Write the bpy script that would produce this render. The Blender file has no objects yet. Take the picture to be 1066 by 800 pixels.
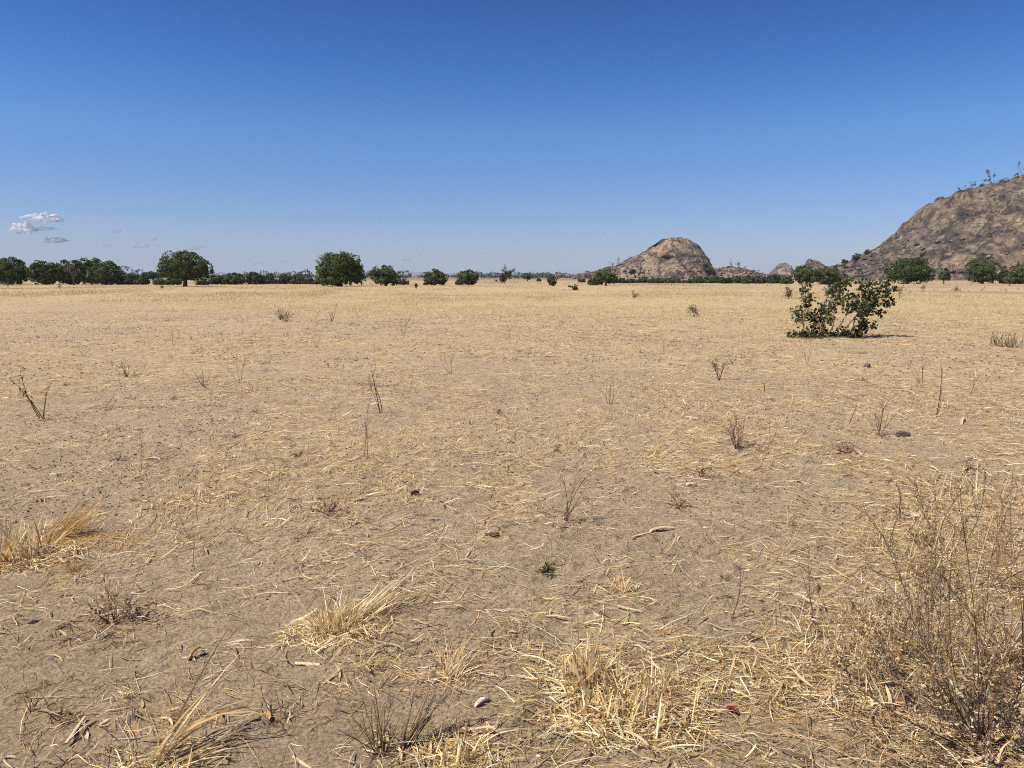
import bpy, math, random
import numpy as np
from mathutils import noise as mnoise, Vector

SC = bpy.context.scene
COL = SC.collection
PI = math.pi
F, CX, CY, HZ = 739.0, 533.0, 400.0, 288.0
CAMZ = 1.6
TH = math.atan((CY - HZ) / F)
SUN_EL, SUN_AZ = math.radians(56), math.radians(-112)      # azimuth from +Y towards +X: behind and to the left

# ------------------------------------------------------------------ noise
def _h(ix, iy, seed):
    h = (ix.astype(np.int64) * 374761393 + iy.astype(np.int64) * 668265263 + seed * 974634757) & 0xffffffff
    h = ((h ^ (h >> 13)) * 1274126177) & 0xffffffff
    h = h ^ (h >> 16)
    return (h & 0xffffff) / float(0xffffff)

def vn(x, y, seed=0):
    x = np.asarray(x, float); y = np.asarray(y, float)
    ix = np.floor(x); iy = np.floor(y); fx = x - ix; fy = y - iy
    ux = fx * fx * fx * (fx * (fx * 6 - 15) + 10); uy = fy * fy * fy * (fy * (fy * 6 - 15) + 10)
    a = _h(ix, iy, seed); b = _h(ix + 1, iy, seed); c = _h(ix, iy + 1, seed); d = _h(ix + 1, iy + 1, seed)
    return (a + (b - a) * ux) * (1 - uy) + (c + (d - c) * ux) * uy

def fbm(x, y, oct=4, seed=0, gain=.5):
    s = 0; a = 1; t = 0
    c, q = math.cos(.6), math.sin(.6)
    for i in range(oct):
        s = s + a * vn(x, y, seed + i * 17); t += a
        x, y = (c * x - q * y) * 2.03 + 11.3, (q * x + c * y) * 2.03 + 5.7
        a *= gain
    return s / t

def sm(a, b, x):
    t = np.clip((np.asarray(x, float) - a) / (b - a), 0, 1)
    return t * t * (3 - 2 * t)

# ------------------------------------------------------------------ place: pixel ray of the photograph -> point on the ground
def gp(px, py):
    dx = (px - CX) / F; dz = (CY - py) / F
    y = math.cos(TH) + dz * math.sin(TH); z = -math.sin(TH) + dz * math.cos(TH)
    t = CAMZ / -z
    return dx * t, y * t

def at(px, D, py=None):
    """x (and height) of something D metres away in that direction"""
    v = HZ if py is None else py
    dx = (px - CX) / F; dz = (CY - v) / F
    y = math.cos(TH) + dz * math.sin(TH); z = -math.sin(TH) + dz * math.cos(TH)
    return dx * D / y, CAMZ + z * D / y

def dist_of(py): return gp(CX, py)[1]

# ------------------------------------------------------------------ ground height and cover
def ground_h(x, y):
    x = np.asarray(x, float); y = np.asarray(y, float)
    r = np.hypot(x, y)
    near = 1 - sm(25, 60, r)
    z = .055 * (fbm(x / 1.7, y / 1.7, 3, 5) - .5) * near
    z = z + .040 * (fbm(x / .42, y / .30, 3, 9) - .5) * near
    vn_ = 1 - sm(6, 14, r)
    u_ = .8 * x + .6 * y; w_ = -.6 * x + .8 * y
    cl = fbm(u_ / .16, w_ / .055, 3, 21, .6); rp = fbm(u_ / .5, w_ / .09, 2, 23)
    z = z + (.030 * (cl - .5) + .050 * np.clip(cl - .60, 0, 1) + .020 * (rp - .5)) * vn_
    z = z + .5 * (fbm(x / 90., y / 60., 2, 33) - .5) * sm(35, 120, r)
    return z - .02

def field_edges(x, y):
    """start and end distance of the standing golden grass for this direction"""
    px = CX + F * x / np.maximum(y, 1.)
    st = np.interp(px, [-400, 0, 300, 560, 700, 800, 930, 1100, 1500], [46, 43, 38, 29, 25, 21.5, 22, 20, 18])
    en = np.interp(px, [-400, 0, 200, 420, 560, 640, 720, 800, 930, 1100, 1500], [165, 150, 128, 120, 118, 104, 88, 80, 72, 66, 60])
    st = st + 9 * (fbm(x / 7., y / 9., 3, 41) - .5)
    en = en + 22 * (fbm(x / 26., y / 26., 3, 47) - .5)
    return st, en, px

def cover(x, y):
    """straw litter 0..1"""
    m = .62 * fbm(x / .45, y / .75, 4, 61, .65) + .38 * fbm(x / 2.0, y / 4.2, 3, 65)
    m2 = fbm(x / 4.5, y / 3.2, 2, 71)
    r = np.hypot(x, y)
    right = sm(-.25, .55, x / np.maximum(y, .8))
    base = sm(.45, .59, m + .22 * (m2 - .5) + .035 * right + .03 * sm(4, 9, r))
    px = CX + F * x / np.maximum(y, .5)
    # barren trodden soil in the near left, thick heap of husks in the near right
    heap = sm(.25, .6, x / np.maximum(y, .8) + .25 * (m - .5)) * (1 - sm(4.2, 6.5, y))
    heap2 = np.exp(-(((x - .42) / .42) ** 2 + ((y - 2.42) / .22) ** 2))
    base = base * (1 - .55 * (1 - sm(.5, 2.5, x + 1.2)) * (1 - sm(4, 6, y)))
    far = sm(7, 16, r)
    base = base * (1 - .35 * far) + .22 * far + .16 * sm(3, 6, r)
    return np.clip(np.maximum(base, np.maximum(heap * .95, heap2)), 0, 1)

# ------------------------------------------------------------------ mesh building
class Acc:
    def __init__(s): s.v = []; s.q = []; s.c = []; s.n = 0
    def add(s, v, q, c):
        v = np.asarray(v, float).reshape(-1, 3); q = np.asarray(q, np.int64).reshape(-1, 4)
        c = np.asarray(c, float)
        if c.ndim == 1: c = np.tile(c, (len(v), 1))
        s.v.append(v); s.q.append(q + s.n); s.c.append(c[:, :3]); s.n += len(v)
    def build(s, name, mat, parent=None, loc=(0, 0, 0), smooth=False, extra=None):
        v = np.concatenate(s.v); q = np.concatenate(s.q); c = np.concatenate(s.c)
        me = bpy.data.meshes.new(name)
        me.vertices.add(len(v)); me.vertices.foreach_set('co', v.astype(np.float32).ravel())
        tri = q[:, 3] < 0
        if not tri.any() :
            me.loops.add(len(q) * 4); me.loops.foreach_set('vertex_index', q.astype(np.int32).ravel())
            me.polygons.add(len(q)); me.polygons.foreach_set('loop_start', np.arange(0, len(q) * 4, 4, dtype=np.int32))
        if smooth: me.polygons.foreach_set('use_smooth', np.ones(len(q), bool))
        at_ = me.attributes.new('col', 'FLOAT_COLOR', 'POINT')
        cc = np.ones((len(v), 4), np.float32); cc[:, :3] = c
        at_.data.foreach_set('color', cc.ravel())
        for k, a in (extra or {}).items():
            e = me.attributes.new(k, 'FLOAT', 'POINT'); e.data.foreach_set('value', np.asarray(a, np.float32).ravel())
        me.update(calc_edges=True)
        me.materials.append(mat)
        o = bpy.data.objects.new(name, me); COL.objects.link(o); o.location = loc
        if parent is not None: o.parent = parent
        return o

def tag(o, label=None, cat=None, group=None, kind=None):
    for k, v in (('label', label), ('category', cat), ('group', group), ('kind', kind)):
        if v: o[k] = v
    return o

def thing(name, label, cat, loc, group=None):
    o = bpy.data.objects.new(name, None); COL.objects.link(o); o.location = loc
    o.empty_display_size = .2
    return tag(o, label, cat, group)

def paths(P, az, el, L, bend, droop, n):
    N = len(P)
    t = (np.arange(n) + .5) / n
    e = el[:, None] - droop[:, None] * t[None]
    a = az[:, None] + bend[:, None] * t[None]
    d = np.stack([np.cos(e) * np.sin(a), np.cos(e) * np.cos(a), np.sin(e)], -1)
    st = d * (L / n)[:, None, None]
    pos = np.concatenate([P[:, None, :], P[:, None, :] + np.cumsum(st, 1)], 1)
    dd = np.concatenate([d, d[:, -1:]], 1)
    return pos, dd, np.concatenate([a, a[:, -1:]], 1), np.concatenate([e, e[:, -1:]], 1)

PROF = {'blade': lambda t: np.interp(t, [0, .3, .75, 1], [.75, 1, .7, .06]),
        'husk': lambda t: np.interp(t, [0, .12, .5, .85, 1], [.45, .8, 1, .7, .25]),
        'stalk': lambda t: np.interp(t, [0, 1], [1, .55]),
        'twig': lambda t: np.interp(t, [0, 1], [1, .35]),
        'even': lambda t: np.ones_like(t)}

def arr(v, N): return np.full(N, float(v)) if np.isscalar(v) else np.asarray(v, float)

def strands(acc, P, az, el, L, W, bend=0., droop=0., n=3, prof='blade', tube=False, col=(.5, .4, .2), roll=0., conform=False, tipcol=None):
    P = np.asarray(P, float).reshape(-1, 3); N = len(P)
    if N == 0: return None
    az, el, L, W, bend, droop, roll = [arr(v, N) for v in (az, el, L, W, bend, droop, roll)]
    pos, dd, A, E = paths(P, az, el, L, bend, droop, n)
    t = np.linspace(0, 1, n + 1)
    w = (W[:, None] * PROF[prof](t)[None])[..., None] * .5
    side = np.stack([np.cos(A), -np.sin(A), np.zeros_like(A)], -1)
    up = np.cross(side, dd)
    s1 = side * np.cos(roll)[:, None, None] + up * np.sin(roll)[:, None, None]
    u1 = np.cross(s1, dd)
    if tube:
        k = 3; offs = [s1, -.5 * s1 + .866 * u1, -.5 * s1 - .866 * u1]
        vs = np.stack([pos + w * o for o in offs], 2)
    else:
        k = 2; vs = np.stack([pos - w * s1, pos + w * s1], 2)
    if conform:
        vs[..., 2] += ground_h(vs[..., 0], vs[..., 1])
    base = (np.arange(N) * (n + 1) * k)[:, None, None]
    j = np.arange(n)[None, :, None] * k
    m = np.arange(k if tube else 1)[None, None, :]
    a = base + j + m; b = base + j + (m + 1) % k
    q = np.stack([a, b, b + k, a + k], -1).reshape(-1, 4)
    c = np.asarray(col, float)
    if c.ndim == 1: c = np.tile(c, (N, 1))
    if tipcol is not None:
        c2 = np.asarray(tipcol, float)
        if c2.ndim == 1: c2 = np.tile(c2, (N, 1))
        cc = c[:, None, :] * (1 - t)[None, :, None] + c2[:, None, :] * t[None, :, None]
        cc = np.repeat(cc, k, axis=1).reshape(-1, 3)
    else:
        cc = np.repeat(c, (n + 1) * k, axis=0)
    acc.add(vs.reshape(-1, 3), q, cc)
    return pos, A, E

STRAW = [(.76, .58, .28), (.68, .48, .20), (.80, .65, .38), (.50, .34, .14), (.86, .74, .49)]
CHAFF = [(.60, .44, .23), (.50, .35, .17), (.70, .55, .32), (.32, .21, .11), (.18, .11, .065), (.76, .64, .43)]
DARK = [(.10, .062, .04), (.15, .09, .055), (.20, .125, .07), (.07, .045, .035)]
GREY = [(.30, .25, .19), (.22, .17, .13), (.38, .32, .24)]

def pal(rng, N, cols, jit=.22):
    c = np.array(cols)[rng.integers(0, len(cols), N)]
    return c * np.exp(rng.normal(0, jit, (N, 1))) * (1 + rng.normal(0, .04, (N, 3)))

# ------------------------------------------------------------------ materials
def new_mat(name):
    m = bpy.data.materials.new(name); m.use_nodes = True
    nt = m.node_tree; nt.nodes.clear()
    return m, nt, nt.nodes.new, nt.links.new

def plant_mat(name, rough=.6, trans=.25, spec=.3, mul=1.0, var_scale=0):
    m, nt, N, Lk = new_mat(name)
    out = N('ShaderNodeOutputMaterial'); p = N('ShaderNodeBsdfPrincipled')
    a = N('ShaderNodeAttribute'); a.attribute_name = 'col'
    p.inputs['Roughness'].default_value = rough
    p.inputs['Specular IOR Level'].default_value = spec
    src = a.outputs['Color']
    if var_scale:
        tc = N('ShaderNodeTexCoord'); no = N('ShaderNodeTexNoise'); no.inputs['Scale'].default_value = var_scale
        no.inputs['Detail'].default_value = 4
        mr = N('ShaderNodeMapRange'); mr.inputs[3].default_value = .65; mr.inputs[4].default_value = 1.35
        vm = N('ShaderNodeVectorMath'); vm.operation = 'SCALE'
        Lk(tc.outputs['Object'], no.inputs['Vector']); Lk(no.outputs['Fac'], mr.inputs[0])
        Lk(src, vm.inputs[0]); Lk(mr.outputs[0], vm.inputs['Scale']); src = vm.outputs[0]
        bp = N('ShaderNodeBump'); bp.inputs['Strength'].default_value = .5; bp.inputs['Distance'].default_value = .01
        Lk(no.outputs['Fac'], bp.inputs['Height']); Lk(bp.outputs[0], p.inputs['Normal'])
    Lk(src, p.inputs['Base Color'])
    if trans > 0:
        tr = N('ShaderNodeBsdfTranslucent'); mx = N('ShaderNodeMixShader'); mx.inputs[0].default_value = trans
        Lk(src, tr.inputs['Color']); Lk(p.outputs[0], mx.inputs[1]); Lk(tr.outputs[0], mx.inputs[2]); Lk(mx.outputs[0], out.inputs[0])
    else:
        Lk(p.outputs[0], out.inputs[0])
    return m

M_STRAW = plant_mat('dry_straw', .55, .32, .35)
M_WOOD = plant_mat('dry_stem', .8, 0, .2, var_scale=60)
M_BARK = plant_mat('tree_bark', .9, 0, .1, var_scale=3)
M_LEAF = plant_mat('tree_leaf', .8, .12, .10)
M_BUSH = plant_mat('bush_leaf', .55, .15, .25)
M_CLOD = plant_mat('clod_surface', .95, 0, .1, var_scale=30)

def ramp(N, stops):
    r = N('ShaderNodeValToRGB'); e = r.color_ramp.elements
    while len(e) > 1: e.remove(e[-1])
    e[0].position = stops[0][0]; e[0].color = (*stops[0][1], 1)
    for p_, c_ in stops[1:]:
        x = e.new(p_); x.color = (*c_, 1)
    return r

def mixc(N, Lk, fac, a, b, mode='MIX'):
    m = N('ShaderNodeMix'); m.data_type = 'RGBA'; m.blend_type = mode
    for s, i in ((fac, 0), (a, 6), (b, 7)):
        if hasattr(s, 'links') or isinstance(s, bpy.types.NodeSocket): Lk(s, m.inputs[i])
        elif i == 0: m.inputs[0].default_value = s
        else: m.inputs[i].default_value = (*s, 1)
    return m.outputs[2]

def noise_node(N, Lk, vec, scale, detail=4, rough=.55, mapping=None):
    n = N('ShaderNodeTexNoise'); n.inputs['Scale'].default_value = scale
    n.inputs['Detail'].default_value = detail; n.inputs['Roughness'].default_value = rough
    if mapping:
        mp = N('ShaderNodeMapping'); mp.inputs['Scale'].default_value = mapping[0]; mp.inputs['Rotation'].default_value = mapping[1]
        Lk(vec, mp.inputs[0]); vec = mp.outputs[0]
    Lk(vec, n.inputs['Vector']); return n.outputs['Fac']

def maprange(N, Lk, s, a, b, c=0, d=1, smooth=True):
    m = N('ShaderNodeMapRange'); m.interpolation_type = 'SMOOTHSTEP' if smooth else 'LINEAR'
    Lk(s, m.inputs[0])
    for i, v in zip((1, 2, 3, 4), (a, b, c, d)): m.inputs[i].default_value = v
    return m.outputs[0]

def math_(N, Lk, op, a, b=None):
    m = N('ShaderNodeMath'); m.operation = op
    for i, s in enumerate((a, b)):
        if s is None: continue
        if isinstance(s, bpy.types.NodeSocket): Lk(s, m.inputs[i])
        else: m.inputs[i].default_value = s
    return m.outputs[0]

def attr(N, name):
    a = N('ShaderNodeAttribute'); a.attribute_name = name; return a.outputs['Fac']

def ground_mat():
    m, nt, N, Lk = new_mat('field_soil')
    out = N('ShaderNodeOutputMaterial'); p = N('ShaderNodeBsdfPrincipled'); p.inputs['Roughness'].default_value = .92
    p.inputs['Specular IOR Level'].default_value = .12
    g = N('ShaderNodeNewGeometry').outputs['Position']
    n1 = noise_node(N, Lk, g, .9, 5); n2 = noise_node(N, Lk, g, 9, 6, .6); n3 = noise_node(N, Lk, g, 70, 6, .7)
    n4 = noise_node(N, Lk, g, .05, 4)
    soil = ramp(N, [(.25, (.335, .246, .142)), (.5, (.415, .309, .180)), (.75, (.480, .366, .220))])
    Lk(n1, soil.inputs[0])
    c = mixc(N, Lk, maprange(N, Lk, n2, .35, .65), soil.outputs[0], (.370, .273, .163))
    spk = maprange(N, Lk, n3, .32, .68, .58, 1.38)
    vm = N('ShaderNodeVectorMath'); vm.operation = 'SCALE'; Lk(c, vm.inputs[0]); Lk(spk, vm.inputs['Scale']); c = vm.outputs[0]
    # fine chaff too small to model, only where straw lies
    nl = noise_node(N, Lk, g, 45, 5, .75, ((1, .45, 1), (0, 0, .7)))
    lit = attr(N, 'litter')
    th = math_(N, Lk, 'ADD', nl, math_(N, Lk, 'MULTIPLY', lit, .22))
    chaff = ramp(N, [(.2, (.34, .24, .12)), (.6, (.56, .42, .22)), (.9, (.70, .56, .34))])
    Lk(n3, chaff.inputs[0])
    c = mixc(N, Lk, math_(N, Lk, 'MULTIPLY', maprange(N, Lk, th, .60, .72), .6), c, chaff.outputs[0])
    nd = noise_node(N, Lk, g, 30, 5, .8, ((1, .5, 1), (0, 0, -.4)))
    c = mixc(N, Lk, math_(N, Lk, 'MULTIPLY', maprange(N, Lk, nd, .56, .66), .7), c, (.15, .105, .065))  # dark noise specks painted for shadow bits as well as small plant debris
    # standing grass colour (root mat) in the field beyond
    gr = ramp(N, [(.3, (.34, .24, .115)), (.55, (.48, .355, .175)), (.8, (.58, .45, .24))])
    Lk(noise_node(N, Lk, g, 1.3, 6, .65, ((1, 1, 1), (0, 0, 0))), gr.inputs[0])
    c = mixc(N, Lk, attr(N, 'grass'), c, gr.outputs[0])
    fl = ramp(N, [(.3, (.30, .205, .125)), (.5, (.40, .285, .165)), (.7, (.46, .34, .17))])
    Lk(n4, fl.inputs[0])
    c = mixc(N, Lk, attr(N, 'beyond'), c, fl.outputs[0])
    far = ramp(N, [(.3, (.13, .11, .06)), (.6, (.28, .22, .12)), (.8, (.36, .28, .16))])
    Lk(noise_node(N, Lk, g, .012, 5), far.inputs[0])
    c = mixc(N, Lk, attr(N, 'plain'), c, far.outputs[0])
    Lk(c, p.inputs['Base Color'])
    b1 = N('ShaderNodeBump'); b1.inputs['Strength'].default_value = 1; b1.inputs['Distance'].default_value = .018
    Lk(noise_node(N, Lk, g, 70, 8, .8, ((1, .5, 1), (0, 0, .6))), b1.inputs['Height'])
    b2 = N('ShaderNodeBump'); b2.inputs['Strength'].default_value = .6; b2.inputs['Distance'].default_value = .04
    Lk(noise_node(N, Lk, g, 7, 5, .6), b2.inputs['Height']); Lk(b1.outputs[0], b2.inputs['Normal'])
    Lk(b2.outputs[0], p.inputs['Normal']); Lk(p.outputs[0], out.inputs[0])
    return m

def rock_mat(name, warm=.5, lift=1.0, sc=1.0):
    m, nt, N, Lk = new_mat(name)
    out = N('ShaderNodeOutputMaterial'); p = N('ShaderNodeBsdfPrincipled'); p.inputs['Roughness'].default_value = .9
    p.inputs['Specular IOR Level'].default_value = .1
    g = N('ShaderNodeNewGeometry').outputs['Position']
    big = noise_node(N, Lk, g, .035 * sc, 5, .6)
    mid = noise_node(N, Lk, g, .16 * sc, 6, .65)
    fine = noise_node(N, Lk, g, .7 * sc, 6, .7)
    streak = noise_node(N, Lk, g, .12 * sc, 5, .6, ((1.6, .6, .16), (0, .6, 0)))
    L_ = lift
    r1 = ramp(N, [(.33, (.065 * L_, .052 * L_, .043 * L_)), (.44, (.135 * L_, .104 * L_, .080 * L_)), (.54, (.215 * L_, .160 * L_, .112 * L_)), (.66, (.37 * L_, .285 * L_, .20 * L_))])
    Lk(mid, r1.inputs[0])
    c = mixc(N, Lk, math_(N, Lk, 'MULTIPLY', maprange(N, Lk, big, .47, .62), warm), r1.outputs[0], (.36 * L_, .245 * L_, .145 * L_))
    c = mixc(N, Lk, math_(N, Lk, 'MULTIPLY', maprange(N, Lk, streak, .50, .64), .70), c, (.060 * L_, .054 * L_, .052 * L_))
    c = mixc(N, Lk, math_(N, Lk, 'MULTIPLY', maprange(N, Lk, noise_node(N, Lk, g, .31 * sc, 5, .6), .60, .70), .55), c, (.42 * L_, .30 * L_, .14 * L_))
    mp = N('ShaderNodeMapping'); mp.inputs['Scale'].default_value = (.060 * sc, .03 * sc, .022 * sc); mp.inputs['Rotation'].default_value = (0, .5, 0)
    wn = N('ShaderNodeTexNoise'); wn.inputs['Scale'].default_value = .12 * sc; wn.inputs['Detail'].default_value = 4; Lk(g, wn.inputs['Vector'])
    wv = N('ShaderNodeVectorMath'); wv.operation = 'MULTIPLY_ADD'; wv.inputs[1].default_value = (14, 14, 14); Lk(wn.outputs['Color'], wv.inputs[0]); Lk(g, wv.inputs[2])
    Lk(wv.outputs[0], mp.inputs[0])
    vk = N('ShaderNodeTexVoronoi'); vk.feature = 'DISTANCE_TO_EDGE'; vk.inputs['Scale'].default_value = 1; Lk(mp.outputs[0], vk.inputs['Vector'])
    c = mixc(N, Lk, maprange(N, Lk, vk.outputs['Distance'], .015, .06, .75, 0), c, (.045, .038, .034))
    vm = N('ShaderNodeVectorMath'); vm.operation = 'SCALE'; Lk(c, vm.inputs[0]); Lk(maprange(N, Lk, fine, .3, .7, .72, 1.28), vm.inputs['Scale'])
    Lk(vm.outputs[0], p.inputs['Base Color'])
    vo = N('ShaderNodeTexVoronoi'); vo.feature = 'DISTANCE_TO_EDGE'; vo.inputs['Scale'].default_value = .18 * sc
    Lk(g, vo.inputs['Vector'])
    cr = maprange(N, Lk, vo.outputs['Distance'], 0, .12)
    b0 = N('ShaderNodeBump'); b0.inputs['Strength'].default_value = .6; b0.inputs['Distance'].default_value = 1.2; Lk(cr, b0.inputs['Height'])
    b1 = N('ShaderNodeBump'); b1.inputs['Strength'].default_value = .9; b1.inputs['Distance'].default_value = 2.2; Lk(mid, b1.inputs['Height'])
    b2 = N('ShaderNodeBump'); b2.inputs['Strength'].default_value = .9; b2.inputs['Distance'].default_value = .9; Lk(fine, b2.inputs['Height'])
    Lk(b0.outputs[0], b1.inputs['Normal']); Lk(b1.outputs[0], b2.inputs['Normal']); Lk(b2.outputs[0], p.inputs['Normal']); Lk(p.outputs[0], out.inputs[0])
    return m

# ------------------------------------------------------------------ world, sun, camera
def build_world():
    w = bpy.data.worlds.new('World'); SC.world = w; w.use_nodes = True
    nt = w.node_tree; nt.nodes.clear(); N = nt.nodes.new; Lk = nt.links.new
    out = N('ShaderNodeOutputWorld'); bg = N('ShaderNodeBackground'); sky = N('ShaderNodeTexSky')
    sky.sky_type = 'NISHITA'; sky.sun_disc = False
    sky.sun_elevation = SUN_EL; sky.sun_rotation = SUN_AZ
    sky.altitude = 900; sky.air_density = 1.0; sky.dust_density = .6; sky.ozone_density = 3.0
    bg.inputs['Strength'].default_value = .0605
    hs = N('ShaderNodeHueSaturation'); hs.inputs['Saturation'].default_value = 1.22; hs.inputs['Value'].default_value = 1.0
    Lk(sky.outputs[0], hs.inputs['Color'])
    tz = N('ShaderNodeSeparateXYZ'); Lk(N('ShaderNodeTexCoord').outputs['Generated'], tz.inputs[0])
    rz = ramp(N, [(.0, (.55, .55, .72)), (.038, (.55, .545, .72)), (.184, (.58, .675, .85)), (.27, (.40, .56, .80)), (.34, (.33, .455, .69)), (1., (.33, .44, .62))])
    Lk(tz.outputs[2], rz.inputs[0])
    sc2 = N('ShaderNodeVectorMath'); sc2.operation = 'MULTIPLY'; sc2.inputs[1].default_value = (1.68, 1.68, 1.68)
    Lk(rz.outputs[0], sc2.inputs[0])
    c = mixc(N, Lk, 1.0, hs.outputs[0], sc2.outputs[0], 'MULTIPLY')
    # thin lavender streaks of high haze low over the horizon
    tc = N('ShaderNodeTexCoord').outputs['Generated']
    sp = N('ShaderNodeSeparateXYZ'); Lk(tc, sp.inputs[0])
    st = noise_node(N, Lk, tc, 5, 5, .6, ((1, 1, 14), (0, 0, 0)))
    el = maprange(N, Lk, sp.outputs[2], .0, .085, 1, 0)
    lf = maprange(N, Lk, sp.outputs[0], -.55, -.05, 1, 0)
    f = math_(N, Lk, 'MULTIPLY', math_(N, Lk, 'MULTIPLY', el, lf), maprange(N, Lk, st, .36, .60, .30, 1.))
    c = mixc(N, Lk, f, c, (4.9, 5.4, 6.6))
    Lk(c, bg.inputs['Color']); Lk(bg.outputs[0], out.inputs[0])

build_world()
sd = bpy.data.lights.new('sun', 'SUN'); sd.energy = 4.5; sd.angle = math.radians(.5); sd.color = (1, .955, .89)
so = bpy.data.objects.new('sun', sd); COL.objects.link(so)
sdir = Vector((math.sin(SUN_AZ) * math.cos(SUN_EL), math.cos(SUN_AZ) * math.cos(SUN_EL), math.sin(SUN_EL)))
so.rotation_euler = sdir.to_track_quat('Z', 'Y').to_euler(); so.location = sdir * 50
cd = bpy.data.cameras.new('camera'); co = bpy.data.objects.new('camera', cd); COL.objects.link(co)
cd.sensor_fit = 'HORIZONTAL'; cd.sensor_width = 36; cd.lens = F / 1066 * 36; cd.clip_start = .05; cd.clip_end = 60000
co.location = (0, 0, CAMZ); co.rotation_euler = (PI / 2 - TH, 0, 0)
SC.camera = co
vs = SC.view_settings; vs.view_transform = 'Standard'; vs.look = 'None'; vs.exposure = .5; vs.gamma = 1; vs.use_curve_mapping = False
SC.cycles.max_bounces = 6; SC.cycles.diffuse_bounces = 3; SC.cycles.transparent_max_bounces = 8
SC.cycles.volume_bounces = 0; SC.cycles.use_denoising = False; SC.cycles.use_adaptive_sampling = False; SC.cycles.filter_width = 1.05

# ------------------------------------------------------------------ ground sheet
def build_ground():
    R = [.0]; r = .35
    while r < 45: R.append(r); r *= (1.0042 if r < 14 else 1.008) if r > 1.6 else 1.05
    while r < 9500: R.append(r); r *= 1.02
    R.append(9500.)
    R = np.array(R[1:])
    fine = np.radians(np.linspace(-50, 50, 1050)); coarse = np.radians(np.arange(54, 307, 4.))
    A = np.concatenate([fine, coarse]); nA = len(A)
    RR, AA = np.meshgrid(R, A, indexing='ij')
    x = RR * np.sin(AA); y = RR * np.cos(AA)
    z = ground_h(x, y)
    v = np.stack([x, y, z], -1).reshape(-1, 3)
    i = np.arange(len(R) - 1)[:, None] * nA; j = np.arange(nA)[None]; j2 = (j + 1) % nA
    q = np.stack([i + j, i + nA + j, i + nA + j2, i + j2], -1).reshape(-1, 4)
    xf, yf = v[:, 0], v[:, 1]
    st, en, px = field_edges(xf, yf)
    rr = np.hypot(xf, yf); fwd = sm(-5, 5, yf)
    ed = fbm(xf / .8, yf / 1.4, 3, 81)
    grass = sm(-7, 9, yf - st + 6 * (ed - .5)) * (1 - sm(-2, 3, yf - en)) * fwd
    grass = grass * (.55 + .45 * sm(.3, .55, fbm(xf / 3.5, yf / 5., 3, 83)))
    beyond = sm(-2, 3, yf - en) * fwd
    plain = sm(260, 420, rr)
    a = Acc(); a.add(v, q, (.3, .2, .15))
    # close the small hole round the camera's nadir
    k = len(v); a.add([[0, 0, float(ground_h(0, 0))]], np.zeros((0, 4)), (.3, .2, .15))
    jj = np.arange(0, nA - 1, 2)
    a.q.append(np.stack([np.full(len(jj), k), (jj + 2) % nA, jj + 1, jj], -1)[:, [0, 3, 2, 1]])
    if nA % 2 == 1:
        pass
    lit = np.append(cover(xf, yf), .3)
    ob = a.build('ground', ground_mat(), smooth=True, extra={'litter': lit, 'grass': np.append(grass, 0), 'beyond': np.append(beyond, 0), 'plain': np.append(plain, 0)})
    tag(ob, 'bare greyish brown soil of a harvested field', None, None, 'structure')
build_ground()

# ------------------------------------------------------------------ straw litter and standing grass (stuff)
def sector(rng, r1, r2, n, half=.76, back=3.):
    u = rng.random(n); r = np.sqrt(r1 * r1 + u * (r2 * r2 - r1 * r1)); a = rng.uniform(-half, half, n)
    return r * np.sin(a), r * np.cos(a) - back

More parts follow.
